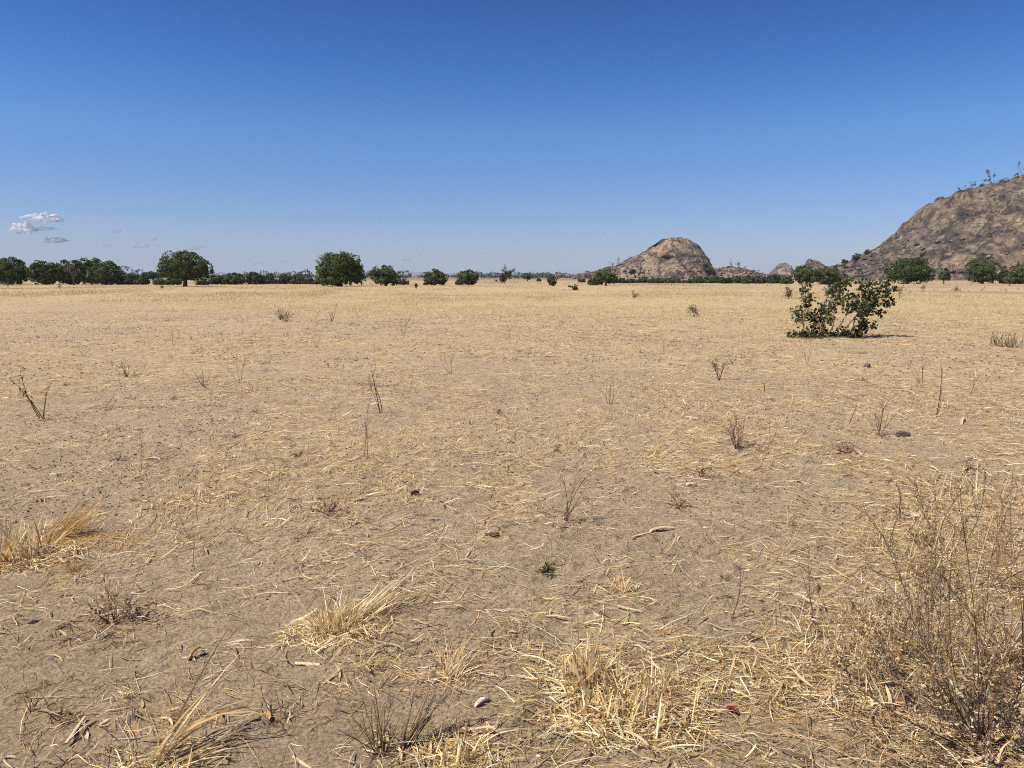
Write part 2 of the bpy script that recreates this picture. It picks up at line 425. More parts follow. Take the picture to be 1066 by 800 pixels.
def litter():
    rng = np.random.default_rng(7)
    acc = Acc()
    bands = [(3.6, 6, 3000, 1.), (6, 9.5, 1900, 1.), (9.5, 15, 1100, 1.1), (15, 25, 480, 1.35), (25, 42, 150, 1.8), (42, 70, 20, 2.3)]
    for r1, r2, dens, ws in bands:
        n = int(dens * .76 * (r2 * r2 - r1 * r1))
        x, y = sector(rng, r1, r2, n)
        c = cover(x, y)
        keep = rng.random(n) < np.clip(.90 * c ** 1.1 + .085 + .05 * sm(6, 12, np.hypot(x, y)), 0, 1)
        x, y, c = x[keep], y[keep], c[keep]; n = len(x)
        kind = rng.random(n)
        P = np.stack([x, y, np.zeros(n)], -1)
        lift = .004 + .022 * c * rng.random(n) ** 2
        P[:, 2] = lift
        wind = 1.15 + .9 * (fbm(x / 2.2, y / 2.2, 2, 91) - .5) * 4      # straw lies combed, mostly across
        az = np.where(rng.random(n) < .6, wind + rng.normal(0, .55, n), rng.uniform(0, 2 * PI, n))
        def sub(m): return P[m], az[m], int(m.sum())
        # chaff
        m = kind < .46; p, a, k = sub(m)
        strands(acc, p, a, rng.normal(.03, .12, k), rng.uniform(.015, .075, k) * ws, rng.uniform(.0015, .004, k) * ws, rng.normal(0, .5, k), 0, 1 if r1 > 12 else 2, 'blade', False, pal(rng, k, CHAFF, .28), rng.normal(0, .7, k), True)
        # straws
        m = (kind >= .46) & (kind < .74); p, a, k = sub(m)
        el = np.abs(rng.normal(.05, .14, k)); Ls = rng.gamma(3., .045, k).clip(.04, .42) * (1 + .3 * (ws - 1))
        strands(acc, p, a, el, Ls, rng.uniform(.002, .0042, k) * ws, rng.normal(0, .55, k), el * 1.9, 2 if r1 > 12 else 4, 'stalk', r1 < 6, pal(rng, k, STRAW, .2), rng.normal(0, .5, k), True)
        # dark twiglets
        m = (kind >= .74) & (kind < .94); p, a, k = sub(m)
        el = np.abs(rng.normal(.12, .2, k))
        strands(acc, p, a, el, rng.uniform(.02, .14, k) * ws ** .5, rng.uniform(.0016, .0038, k) * ws, rng.normal(0, .9, k), el, 2 if r1 > 12 else 3, 'twig', False, pal(rng, k, DARK + [(.30, .19, .10), (.36, .24, .13)], .25), rng.normal(0, .7, k), True)
        # husk and leaf pieces
        m = kind >= .94; p, a, k = sub(m)
        el = rng.normal(.08, .2, k)
        strands(acc, p, a, el, rng.uniform(.03, .15, k) * ws ** .4, rng.uniform(.004, .011, k) * ws ** .6, rng.normal(0, .6, k), el + rng.normal(0, .3, k), 2 if r1 > 12 else 4, 'husk', False, pal(rng, k, STRAW + CHAFF, .2) * .97, rng.normal(0, .6, k), True)
    # grey brown crumbs, clods and dark bits strewn everywhere
    for r1, r2, dens, sz in ((3.6, 8, 420, .006), (8, 16, 150, .011), (16, 34, 34, .020)):
        n = int(dens * .76 * (r2 * r2 - r1 * r1)); x, y = sector(rng, r1, r2, n)
        keep = rng.random(n) < sm(.3, .7, fbm(x / .9, y / 1.3, 3, 93)); x, y = x[keep], y[keep]; n = len(x)
        P = np.stack([x, y, np.full(n, sz * .15)], -1)
        strands(acc, P, rng.uniform(0, 6.28, n), rng.normal(.1, .2, n), sz * rng.uniform(1, 3.2, n), sz * rng.uniform(.5, 1.3, n), 0, 0, 2, 'husk', True, pal(rng, n, [(.20, .15, .10), (.12, .085, .055), (.28, .215, .145), (.08, .055, .04), (.34, .23, .13)], .25), rng.uniform(0, 1, n), True)
    # little gathered heaps of chaff, straw and twigs: they give the field its grain
    for r1, r2, dens in ((4.5, 9, 3.2), (9, 18, 1.9), (18, 34, .8)):
        n = int(dens * .76 * (r2 * r2 - r1 * r1)); cx_, cy_ = sector(rng, r1, r2, n)
        kp = rng.random(n) < .15 + .85 * sm(.42, .60, fbm(cx_ / 2.2, cy_ / 3., 2, 107)); cx_, cy_ = cx_[kp], cy_[kp]; n = len(cx_)
        R_ = rng.gamma(2.4, .06, n).clip(.04, .55); cnt = (rng.uniform(14, 46, n) * (R_ / .12) ** .9).astype(int).clip(8, 150)
        ii = np.repeat(np.arange(n), cnt); k = len(ii); dark = (rng.random(n) < .36)[ii]
        x = cx_[ii] + rng.normal(0, .5, k) * R_[ii] * 1.3; y = cy_[ii] + rng.normal(0, .5, k) * R_[ii]
        ww = 1 if r1 < 9 else (1.25 if r1 < 18 else 1.7)
        el = np.abs(rng.normal(.16, .25, k)); c = pal(rng, k, STRAW + CHAFF, .25)
        dk = rng.random(k) < np.where(dark, .7, .15); c[dk] = pal(rng, int(dk.sum()), DARK + [(.26, .15, .09), (.20, .12, .08)], .25)
        strands(acc, np.stack([x, y, .004 + .02 * rng.random(k) ** 2], -1), rng.uniform(0, 6.28, k), el, rng.gamma(2.5, .03, k).clip(.02, .24) * ww ** .5, rng.uniform(.0024, .0060, k) * ww, rng.normal(0, .7, k), el * 1.7, 2, 'blade', False, c, rng.normal(0, .7, k), True)
        up = rng.random(n) < .38; P = np.stack([cx_[up], cy_[up], np.full(up.sum(), -.005)], -1); P = np.repeat(P, 3, 0); k = len(P)
        strands(acc, P, rng.uniform(0, 6.28, k), rng.uniform(.7, 1.5, k), rng.uniform(.06, .32, k), rng.uniform(.0022, .0036, k) * ww ** 1.3, rng.normal(0, .4, k), rng.normal(.2, .4, k), 4, 'twig', True, pal(rng, k, DARK + CHAFF + [(.22, .13, .08)], .2), 0, True)
    # sparse stubble still rooted between
    n = 52000; x, y = sector(rng, 5, 42, n)
    cl = fbm(x / .7, y / .7, 2, 95); keep = rng.random(n) < sm(.5, .72, cl) * .9 + .04; x, y = x[keep], y[keep]; n = len(x)
    P = np.stack([x, y, np.full(n, -.005)], -1); d = np.hypot(x, y)
    strands(acc, P, rng.uniform(0, 2 * PI, n), rng.uniform(.5, 1.5, n), rng.uniform(.04, .16, n) * (1 + d / 60), .0022 + .00011 * d, rng.normal(0, .3, n), rng.normal(.2, .4, n), 2, 'blade', False, pal(rng, n, STRAW + CHAFF + DARK + [(.3, .19, .1)], .25), rng.uniform(-1.5, 1.5, n), True)
    o = acc.build('straw_litter', M_STRAW)
    tag(o, 'broken dry straw, chaff and husks strewn over the soil', None, None, 'stuff')

def standing_grass():
    rng = np.random.default_rng(11); acc = Acc()
    for r1, r2, dens, w0 in ((16, 28, 120, .004), (28, 50, 70, .007), (50, 85, 34, .012), (85, 175, 11, .022)):
        n = int(dens * .76 * (r2 * r2 - r1 * r1)); x, y = sector(rng, r1, r2, n)
        st, en, px = field_edges(x, y)
        thin = .22 + .78 * sm(.36, .60, .5 * fbm(x / 2.5, y / 4., 3, 97) + .5 * fbm(x / 11., y / 16., 2, 98))
        k = sm(-10, 10, y - st) * (1 - sm(-2, 2, y - en)) * thin
        keep = rng.random(n) < k; x, y, k = x[keep], y[keep], k[keep]; n = len(x)
        P = np.stack([x, y, np.full(n, -.01)], -1)
        hgt = rng.uniform(.08, .27, n) * (.55 + .45 * k) * (.6 + .8 * fbm(x / 6., y / 9., 2, 99))
        c = pal(rng, n, [(.54, .40, .19), (.62, .48, .25), (.48, .34, .15), (.68, .54, .30), (.38, .26, .12)], .2)
        strands(acc, P, rng.normal(1.2, 1.2, n), rng.uniform(.75, 1.5, n), hgt, w0 * rng.uniform(.7, 1.5, n), rng.normal(0, .3, n), rng.normal(.4, .35, n), 2, 'blade', False, c * (.62 + .62 * fbm(x / 5., y / 11., 3, 105))[:, None], rng.uniform(-1.5, 1.5, n), True)
    # sparse yellow grass beyond the field edge
    n = 22000; x, y = sector(rng, 70, 300, n); st, en, px = field_edges(x, y)
    kk = sm(.45, .6, fbm(x / 22., y / 12., 3, 103)); keep = (y > en) & (rng.random(n) < kk); x, y = x[keep], y[keep]; n = len(x)
    P = np.stack([x, y, np.full(n, -.01)], -1)
    strands(acc, P, rng.uniform(0, 6.28, n), rng.uniform(.8, 1.5, n), rng.uniform(.2, .5, n), rng.uniform(.03, .09, n), 0, .3, 2, 'blade', False, pal(rng, n, [(.50, .36, .16), (.44, .30, .12), (.3, .2, .1)], .2), rng.uniform(-1.5, 1.5, n), True)
    o = acc.build('standing_grass', M_STRAW)
    tag(o, 'short golden dry grass standing across the middle of the plain', None, None, 'stuff')
litter(); standing_grass()

# ------------------------------------------------------------------ small plants
def G3(px, py):
    x, y = gp(px, py); return (x, y, float(ground_h(x, y)) - .004)

def tuft_mesh(rng, n, h, spread, lean=(0, 0), W=.004, cols=STRAW, dead=60, deadL=.18, droop=.8, base=.03, husks=0, green=0, upright=1.0):
    acc = Acc()
    a = rng.uniform(0, 2 * PI, n)
    P = np.stack([base * rng.normal(0, 1, n), base * rng.normal(0, 1, n), np.full(n, -.004)], -1)
    tilt = np.abs(rng.normal(0, spread, n)).clip(0, 1.5)
    d = np.stack([np.sin(a) * np.sin(tilt) + lean[0], np.cos(a) * np.sin(tilt) + lean[1], np.cos(tilt) * upright], -1)
    az = np.arctan2(d[:, 0], d[:, 1]); el = np.arctan2(d[:, 2], np.hypot(d[:, 0], d[:, 1]))
    L = h * rng.uniform(.35, 1.1, n)
    strands(acc, P, az, el, L, 1.25 * W * rng.uniform(.6, 1.3, n), rng.normal(0, .3, n), np.abs(rng.normal(0, droop, n)) * np.cos(el) ** .5, 5, 'blade', False, pal(rng, n, cols, .2), rng.uniform(-1.4, 1.4, n))
    if green:
        k = green; P = np.stack([base * .8 * rng.normal(0, 1, k), base * .8 * rng.normal(0, 1, k), np.full(k, -.004)], -1)
        strands(acc, P, rng.uniform(0, 6.28, k), rng.uniform(.4, 1.3, k), rng.uniform(.25, .5, k) * min(h, .16), W * 1.2, 0, .5, 3, 'blade', False, pal(rng, k, [(.13, .17, .05), (.20, .23, .08), (.10, .13, .05)], .2), rng.uniform(-1, 1, k))
    return acc

def add_dead(acc, rng, loc, dead, R, deadL, cols=STRAW, W=.0035, husks=0, squash=1.0, shift=(0, 0)):
    k = dead
    if k:
        r = R * np.sqrt(rng.random(k)) ; a = rng.uniform(0, 6.28, k)
        x = r * np.sin(a) + shift[0]; y = r * np.cos(a) * squash + shift[1]
        z = ground_h(x + loc[0], y + loc[1]) - loc[2] + .004 + .03 * rng.random(k) ** 2 * np.exp(-r / R)
        el = np.abs(rng.normal(.08, .2, k)); e = rng.uniform(.3, 1, k) * deadL
        strands(acc, np.stack([x, y, z], -1), rng.uniform(0, 6.28, k), el, e, W * rng.uniform(.6, 1.3, k), rng.normal(0, .6, k), el * 1.8, 4, 'blade', False, pal(rng, k, cols, .22), rng.normal(0, .6, k))
    if husks:
        k = husks; r = R * .8 * np.sqrt(rng.random(k)); a = rng.uniform(0, 6.28, k)
        x = r * np.sin(a) + shift[0]; y = r * np.cos(a) * squash + shift[1]
        z = ground_h(x + loc[0], y + loc[1]) - loc[2] + .006 + .025 * rng.random(k)
        el = rng.normal(.1, .3, k)
        strands(acc, np.stack([x, y, z], -1), rng.uniform(0, 6.28, k), el, rng.uniform(.04, .13, k), rng.uniform(.005, .013, k), rng.normal(0, .5, k), el + rng.normal(0, .5, k), 4, 'husk', False, pal(rng, k, [(.70, .56, .34), (.60, .44, .22), (.50, .34, .17)], .15), rng.normal(0, .7, k))

def grass_tuft(seed, px, py, label, n=90, h=.22, spread=.6, lean=(0, 0), W=.0042, cols=STRAW, dead=90, R=.16, deadL=.16, droop=.8, base=.03, husks=0, green=0, group='dry grass tufts on the bare soil', squash=1., shift=(0, 0), name='grass_tuft', upright=1.):
    n = int(n * 1.35); dead = int(dead * 1.35); h *= .93; spread *= 1.22; droop *= 1.25
    rng = np.random.default_rng(seed); loc = G3(px, py)
    t = thing(name, label, 'grass tuft', loc, group)
    acc = tuft_mesh(rng, n, h, spread, lean, W, cols, base=base, droop=droop, green=green, upright=upright)
    acc.build('grass_leaves', M_STRAW, t)
    if dead or husks:
        acc = Acc(); add_dead(acc, rng, loc, dead, R, deadL, cols, W * .85, husks, squash, shift); acc.build('fallen_leaves', M_STRAW, t)
    return t

def branching(acc, rng, n, h, spread, r0, lean=(0, 0), levels=2, kids=5, cols=DARK, base=.01, curl=.5, kidlen=.45, kidang=.7, tipfade=None):
    a = rng.uniform(0, 2 * PI, n); tilt = np.abs(rng.normal(0, spread, n)).clip(0, 1.4)
    P = np.stack([base * rng.normal(0, 1, n), base * rng.normal(0, 1, n), np.full(n, -.006)], -1)
    d = np.stack([np.sin(a) * np.sin(tilt) + lean[0], np.cos(a) * np.sin(tilt) + lean[1], np.cos(tilt)], -1)
    az = np.arctan2(d[:, 0], d[:, 1]); el = np.arctan2(d[:, 2], np.hypot(d[:, 0], d[:, 1]))
    L = h * rng.uniform(.6, 1.1, n); c = pal(rng, n, cols, .18); W = np.full(n, r0 * 2) * rng.uniform(.7, 1.2, n)
    nn = 6; tips = []
    pos, A, E = strands(acc, P, az, el, L, W, rng.normal(0, curl, n), rng.normal(0, curl, n), nn, 'twig', True, c)
    for lv in range(levels):
        k = len(pos) * kids
        pi = rng.integers(0, len(pos), k); si = rng.integers(2 if lv == 0 else 1, nn, k)
        f = rng.random(k)[:, None]
        P2 = pos[pi, si] * (1 - f) + pos[pi, si + 1] * f
        az2 = A[pi, si] + rng.choice([-1, 1], k) * rng.uniform(.3, 1.6, k); el2 = E[pi, si] + rng.normal(0, kidang * .6, k) - .1
        L2 = L[pi] * kidlen * rng.uniform(.4, 1.1, k) * (1.15 - si / nn * .6)
        W2 = W[pi] * .55
        nn2 = 3 if lv else 4
        pos2, A2, E2 = strands(acc, P2, az2, el2, L2, W2, rng.normal(0, curl, k), rng.normal(0, curl, k), nn2, 'twig', True, c[pi] * 1.1)
        tips.append(pos2[:, 1:].reshape(-1, 3))
        pos, A, E, L, W, c, nn = pos2, A2, E2, L2, W2, c[pi], nn2
    return np.concatenate(tips) if tips else pos[:, 2:].reshape(-1, 3)

def flecks(acc, rng, pts, n, size, cols, jitter=.01):
    p = pts[rng.integers(0, len(pts), n)] + rng.normal(0, jitter, (n, 3))
    strands(acc, p, rng.uniform(0, 6.28, n), rng.normal(0, .8, n), size * rng.uniform(.5, 1.3, n), size * rng.uniform(.25, .5, n), rng.normal(0, 1, n), rng.normal(0, 1, n), 2, 'husk', False, pal(rng, n, cols, .25), rng.uniform(-1.5, 1.5, n))

def dry_weed(seed, px, py, label, n=5, h=.3, spread=.45, r0=.0022, lean=(0, 0), levels=2, kids=3, cols=DARK, leaf=0, lsize=.02, lcols=CHAFF, name='dry_weed', group='leafless dry weeds standing in the field', curl=.45, debris=0, R=.12, kidlen=.45, base=.01):
    rng = np.random.default_rng(seed); loc = G3(px, py)
    t = thing(name, label, 'dry weed', loc, group)
    acc = Acc(); pts = branching(acc, rng, n, h, spread, r0 * (1.35 if leaf < 1000 else 1), lean, levels, kids, cols, base, curl, kidlen)
    acc.build('stems', M_WOOD, t)
    if leaf:
        acc = Acc(); flecks(acc, rng, pts, leaf, lsize, lcols, lsize * .4); acc.build('dry_leaves', M_STRAW, t)
    if debris:
        acc = Acc(); add_dead(acc, rng, loc, debris, R, .12, CHAFF + DARK, .0035, debris // 8); acc.build('fallen_leaves', M_STRAW, t)
    return t

# -- grass tufts of the foreground
grass_tuft(101, 22, 578, 'large pale straw tuft cut by the photo edge with upright broad blades', n=150, h=.30, spread=.55, W=.007, dead=420, R=.34, husks=24, base=.07, green=14, squash=.6)
grass_tuft(102, 62, 556, 'golden sheaf of fine grass leaning over beside the large pale edge tuft', n=90, h=.36, spread=.14, lean=(.75, .25), W=.0032, cols=[(.55, .34, .10), (.48, .30, .09), (.6, .42, .16)], dead=260, R=.30, base=.05, shift=(.25, -.12), squash=.45, droop=.5)
grass_tuft(103, 348, 652, 'wide straw tuft with a green heart beside two cut maize stubs', n=170, h=.26, spread=.75, W=.0045, dead=380, R=.26, husks=26, green=40, base=.045, lean=(.15, .1), squash=.7)
grass_tuft(104, 372, 640, 'fan of long straws leaning over from the green hearted tuft', n=70, h=.36, spread=.16, lean=(1.1, .75), W=.004, dead=50, R=.16, base=.05, droop=.5)
grass_tuft(105, 158, 788, 'few long pale blades arching over bare soil with a dark shadow beneath', n=16, h=.60, spread=.22, lean=(.55, .35), W=.0055, dead=26, R=.10, droop=.9, base=.018)
grass_tuft(106, 172, 797, 'flat swept sheaf of straw at the root of the long arching blades', n=22, h=.34, spread=.12, lean=(1.6, .9), W=.005, dead=30, R=.1, droop=.7, base=.03)
grass_tuft(107, 468, 700, 'spiky fine straw tuft leaning away from a long slanting stem', n=60, h=.22, spread=.5, W=.0032, dead=80, R=.16, base=.02, lean=(.2, .25))
grass_tuft(108, 478, 792, 'bright yellow straw clump with a pale husk cut by the lower photo edge', n=120, h=.13, spread=.9, W=.005, dead=240, R=.15, husks=26, green=12, base=.05)
grass_tuft(109, 612, 706, 'tall cluster of pointed pale blades rising from a broken straw pile', n=110, h=.25, spread=.38, W=.0062, dead=260, R=.22, husks=30, base=.05, green=10)
grass_tuft(110, 655, 738, 'broad messy heap of pale straw and husks with short upright blades', n=170, h=.20, spread=.7, W=.0058, dead=520, R=.30, husks=90, base=.09, green=12, squash=.75)
grass_tuft(111, 690, 716, 'short stubbly straw clump behind the messy heap of husks', n=60, h=.17, spread=.5, W=.005, dead=140, R=.18, husks=20, base=.04)
grass_tuft(112, 378, 690, 'low thin straw wisps in front of the green hearted tuft', n=26, h=.16, spread=.9, W=.003, dead=70, R=.2, base=.03, husks=6)
grass_tuft(113, 648, 612, 'small star shaped straw tuft on smooth bare soil', n=45, h=.14, spread=1.1, W=.004, dead=40, R=.1, base=.015)
grass_tuft(114, 75, 592, 'small upright golden wisp in front of the leaning golden sheaf', n=30, h=.15, spread=.6, W=.003, cols=[(.55, .36, .12), (.5, .33, .12)], dead=60, R=.14, base=.015)
grass_tuft(115, 127, 722, 'tiny half green grass sprig on bare soil near a lying twig', n=20, h=.09, spread=.6, W=.003, dead=10, R=.06, green=24, base=.012, lean=(.3, .1))
grass_tuft(116, 690, 470, 'loose pale straw bundle lying in the middle of the field', n=34, h=.22, spread=1.0, W=.006, dead=90, R=.3, base=.05)
grass_tuft(117, 1049, 360, 'olive tinged grass clump standing near the right photo edge', n=70, h=.42, spread=.35, W=.012, cols=[(.22, .19, .08), (.30, .24, .10), (.2, .15, .07)], dead=20, R=.3, base=.16)
grass_tuft(118, 815, 575, 'fine pale grass with one long straw arching high over the soil', n=22, h=.16, spread=.6, W=.003, dead=40, R=.14, base=.02)
grass_tuft(119, 200, 520, 'low scattered straw heap in the middle of the left field', n=40, h=.14, spread=1.2, W=.005, dead=160, R=.38, husks=18, base=.08, squash=.55)
grass_tuft(120, 530, 655, 'sparse short straw wisps on the soil left of the messy heap', n=22, h=.12, spread=.8, W=.003, dead=50, R=.16, base=.02, husks=4)
grass_tuft(121, 905, 565, 'thin golden blades around the two thick arching stalks', n=50, h=.3, spread=.5, W=.003, dead=110, R=.3, base=.06, husks=8)
grass_tuft(122, 985, 560, 'dense golden brown grass behind the twiggy bush', n=60, h=.28, spread=.55, W=.0036, dead=260, R=.4, base=.14, husks=14)
grass_tuft(123, 1040, 520, 'golden grass clump half hidden behind twigs at the right edge', n=80, h=.34, spread=.5, W=.0042, dead=200, R=.45, base=.18, husks=10)
grass_tuft(124, 850, 672, 'brownish short grass at the foot of the husk covered bank', n=110, h=.2, spread=.7, W=.0036, cols=STRAW + CHAFF, dead=240, R=.3, base=.1, husks=20)
grass_tuft(125, 925, 650, 'tangled ochre grass spreading left of the twiggy bush', n=190, h=.28, spread=.6, W=.0034, cols=STRAW + CHAFF, dead=320, R=.34, base=.13, husks=24)
grass_tuft(126, 790, 700, 'flat straw mat with pale husks beside the red leaf', n=60, h=.12, spread=1.1, W=.005, dead=320, R=.3, base=.09, husks=50, squash=.8)
grass_tuft(127, 905, 730, 'dusty straw clump among curled husks below the twiggy bush', n=120, h=.18, spread=.8, W=.004, cols=STRAW + CHAFF, dead=300, R=.24, base=.09, husks=50)
grass_tuft(128, 1045, 690, 'tall ochre grass growing up through the twiggy bush', n=190, h=.40, spread=.42, W=.0034, cols=STRAW + CHAFF, dead=200, R=.26, base=.12, husks=20)

def long_straws(label, items, name='straw_stalk', group='long bent straw stalks', cat='straw stalk', cols=None, seed=5):
    """one thing per call: a leaning stalk (or a pair from one root) given by root pixel, lean, length"""
    rng = np.random.default_rng(seed)
    px, py = items[0][0], items[0][1]; loc = G3(px, py); acc = Acc()
    for (_, _, dx, az, el, L, W, dr) in items:
        strands(acc, [[dx, 0, -.005]], az, el, L, W, 0, dr, 9, 'stalk', True, cols or (.66, .50, .26))
        strands(acc, [[dx, 0, .05]], az + .3, el, L * .35, W * 1.6, .4, 1.0, 4, 'blade', False, (.66, .52, .30), rng.uniform(-1, 1))
    o = acc.build(name, M_STRAW, None, loc); tag(o, label, cat, group)

long_straws('pair of thick pale stalks bending over above the dry twigs', [(943, 600, 0, .9, 1.45, .50, .010, .75), (0, 0, .015, 1.0, 1.4, .52, .009, .7)])
long_straws('straight slanting pair of thick stalks crossing the twiggy bush', [(957, 622, 0, .95, 1.2, .42, .010, .1), (0, 0, .02, 1.05, 1.08, .72, .010, .35)])
long_straws('single thin golden straw arching high above bare soil', [(817, 572, 0, 1.15, 1.02, .78, .0045, .45)], cols=(.62, .45, .19))
long_straws('slanting pale stem beside the spiky fine tuft', [(455, 765, 0, .75, 1.15, .26, .0055, .1)])
long_straws('single straw standing upright on the flat green weed', [(573, 586, 0, .4, 1.5, .19, .0075, .05)])
long_straws('grey weathered bent cane in front of the twiggy bush', [(1016, 766, 0, -.9, 1.15, .62, .011, .3)], cols=(.42, .36, .28))
long_straws('ochre cane rising from the brown clod', [(927, 738, 0, -.5, 1.25, .20, .008, .35)], cols=(.50, .33, .13))
long_straws('long flat straw lying across bare soil at the left', [(12, 722, 0, 1.5, .03, .28, .006, .02)])
long_straws('brown stem lying diagonal in the middle of the left soil', [(20, 640, 0, .75, .12, .36, .007, .2)], cols=(.30, .21, .12))

long_straws('tallest pale gold stalk arching toward the right photo edge', [(1005, 650, 0, .8, 1.25, .62, .009, .6)], seed=11)
long_straws('pale gold stalk bent sharply over at half height near the right edge', [(1035, 660, 0, -.4, 1.35, .5, .008, 1.4)], seed=12)
long_straws('thin straw-yellow stem rising out of the ochre tangle', [(905, 690, 0, -.6, 1.3, .34, .006, .5)], seed=13)
long_straws('crossed pair of golden stalks low in the dead bush', [(980, 720, 0, .9, 1.0, .38, .008, .5), (0, 0, .06, -1.2, 1.0, .36, .007, .4)], seed=14)
long_straws('long drooping straw with a curled leaf left of the large dead bush', [(890, 640, 0, 1.3, 1.1, .36, .006, 1.2)], seed=15)

# -- flat green weed
def green_weed(seed, px, py, label, n, R, cols, name='green_weed', cat='weed', up=.3):
    rng = np.random.default_rng(seed); loc = G3(px, py); t = thing(name, label, cat, loc, 'small green weeds')
    acc = Acc(); pts = branching(acc, rng, 9, R, 1.5 if up < .5 else .5, .0018, levels=1, kids=4, cols=[(.20, .17, .08)], base=.01, curl=.3); acc.build('stems', M_WOOD, t)
    pts = pts * [1, 1, .25 if up < .5 else 1]; acc = Acc(); flecks(acc, rng, pts, n, R * .16, cols, R * .07); acc.build('leaves', M_LEAF, t)
green_weed(201, 571, 590, 'flat dark green weed spread on soil under an upright straw', 260, .13, [(.07, .10, .04), (.12, .14, .06), (.28, .25, .12)])
green_weed(202, 308, 580, 'tiny dark green seedling alone on bare soil', 40, .05, [(.06, .10, .04)], up=1)
green_weed(203, 412, 600, 'tiny green sprig between scattered husks', 40, .045, [(.08, .10, .04)], up=1)
green_weed(204, 387, 601, 'smallest dark green speck of a seedling near dry husks', 30, .035, [(.05, .08, .04)], up=1)
green_weed(205, 755, 598, 'tiny dark seedling on smooth soil right of centre', 36, .045, [(.06, .08, .04)], up=1)

# -- leafless weeds
RED = [(.17, .075, .055), (.22, .11, .075), (.12, .06, .045)]
dry_weed(301, 118, 640, 'curly reddish brown weed tangled over pale husks', n=16, h=.22, spread=.8, cols=RED, kids=3, curl=1.6, debris=260, R=.26, r0=.0016, leaf=60, lsize=.035, lcols=[(.66, .5, .3), (.55, .38, .2)])
dry_weed(302, 398, 780, 'fan of bare brown stems with black roots at the lower edge', n=20, h=.26, spread=.5, cols=[(.22, .14, .07), (.30, .20, .10), (.12, .08, .05)], kids=2, levels=1, r0=.0018, debris=50, R=.14, curl=.25, lean=(-.15, .1))
dry_weed(303, 421, 772, 'sheaf of brown stems leaning over beside the bare brown fan', n=20, h=.27, spread=.25, cols=[(.34, .23, .11), (.24, .15, .08), (.13, .09, .06)], kids=1, levels=1, r0=.0020, lean=(.6, .5), debris=60, R=.14, curl=.2)
dry_weed(304, 588, 540, 'leafless dark forked weed with four stems on a straw patch', n=6, h=.42, spread=.5, cols=DARK, kids=1, levels=1, r0=.0030, curl=.5, debris=140, R=.3, lean=(.2, 0))
dry_weed(305, 397, 430, 'black stemmed bent twig with a dark foot in the middle field', n=3, h=.75, spread=.35, cols=DARK, kids=2, levels=1, r0=.005, curl=.6, lean=(-.1, 0), debris=60, R=.2)
dry_weed(306, 380, 474, 'thin upright stem with wispy twigs left of centre', n=2, h=.55, spread=.08, cols=DARK, kids=4, levels=1, r0=.003, debris=40, R=.15)
dry_weed(307, 43, 434, 'spiky dark brown weed with upright seeded stems at the left', n=5, h=.62, spread=.3, cols=DARK, kids=5, levels=1, r0=.0045, kidlen=.2, debris=120, R=.5, leaf=60, lsize=.03, lcols=DARK)
dry_weed(308, 132, 392, 'low dark tangle of twigs in the left middle field', n=9, h=.30, spread=.9, cols=DARK, kids=3, r0=.004, debris=30, R=.3)
dry_weed(309, 145, 486, 'V shaped pair of thin dark twigs with trailing debris', n=3, h=.40, spread=.7, cols=DARK, kids=1, levels=1, r0=.0026, debris=110, R=.4, curl=.3)
dry_weed(310, 212, 403, 'flat spread of dark twigs lying right of the low dark tangle', n=8, h=.4, spread=1.3, cols=DARK + GREY, kids=2, r0=.004)
dry_weed(311, 749, 393, 'small dark dead weed with a stout black foot left of the leafy bush', n=5, h=.45, spread=.6, cols=DARK, kids=3, r0=.0055, debris=60, R=.35, leaf=40, lsize=.04, lcols=DARK)
dry_weed(312, 795, 407, 'short black peg of a stem standing in the field', n=1, h=.26, spread=.05, cols=DARK, kids=0, levels=0, r0=.008)
dry_weed(313, 767, 468, 'bushy reddish weed with slanting stems in the right middle field', n=14, h=.34, spread=.55, cols=RED, kids=3, r0=.0026, debris=120, R=.3, leaf=120, lsize=.02, lcols=RED + CHAFF)
dry_weed(314, 730, 497, 'small dark clump beside a white husk', n=8, h=.12, spread=.7, cols=DARK, kids=3, r0=.0025, debris=30, R=.15, leaf=60, lsize=.02, lcols=DARK)
dry_weed(315, 885, 470, 'low maroon weed beside bright fallen straw', n=12, h=.14, spread=.8, cols=RED, kids=3, r0=.0025, debris=90, R=.35, leaf=80, lsize=.025, lcols=RED)
dry_weed(316, 886, 440, 'single slanting dark stem standing behind the maroon weed', n=1, h=.48, spread=.15, cols=DARK, kids=1, levels=1, r0=.004, lean=(.3, 0))
dry_weed(317, 915, 452, 'reddish upright twiggy weed right of the slanting stem', n=8, h=.36, spread=.35, cols=RED, kids=4, r0=.003, debris=60, R=.3)
dry_weed(318, 974, 432, 'thin slanting stems near the right middle field', n=2, h=.62, spread=.12, cols=DARK, kids=1, levels=1, r0=.004, lean=(.28, 0))
dry_weed(319, 937, 536, 'sparse dark forked seedling with spiky twigs behind bent stalks', n=3, h=.26, spread=.25, cols=DARK, kids=5, levels=1, r0=.0022, kidlen=.35, debris=60, R=.2)
dry_weed(320, 840, 300 + 32, 'faint brown stem against the golden grass left of the leafy bush', n=2, h=.5, spread=.2, cols=DARK, kids=2, levels=1, r0=.006)
dry_weed(321, 292, 333, 'distant brown twig clump at the edge of the golden grass', n=9, h=.55, spread=.6, cols=[(.16, .12, .07)], kids=3, r0=.006)
dry_weed(322, 345, 335, 'tall thin brown weed just right of the distant twig clump', n=5, h=.7, spread=.35, cols=[(.18, .13, .07)], kids=3, r0=.006)
dry_weed(323, 530, 345, 'faint thin stem rising from the straw in the centre of the field', n=2, h=.6, spread=.15, cols=DARK, kids=3, levels=1, r0=.005)
dry_weed(324, 634, 418, 'short dark stem with a bushy foot right of centre', n=4, h=.3, spread=.25, cols=DARK, kids=2, levels=1, r0=.004, debris=40, R=.25)
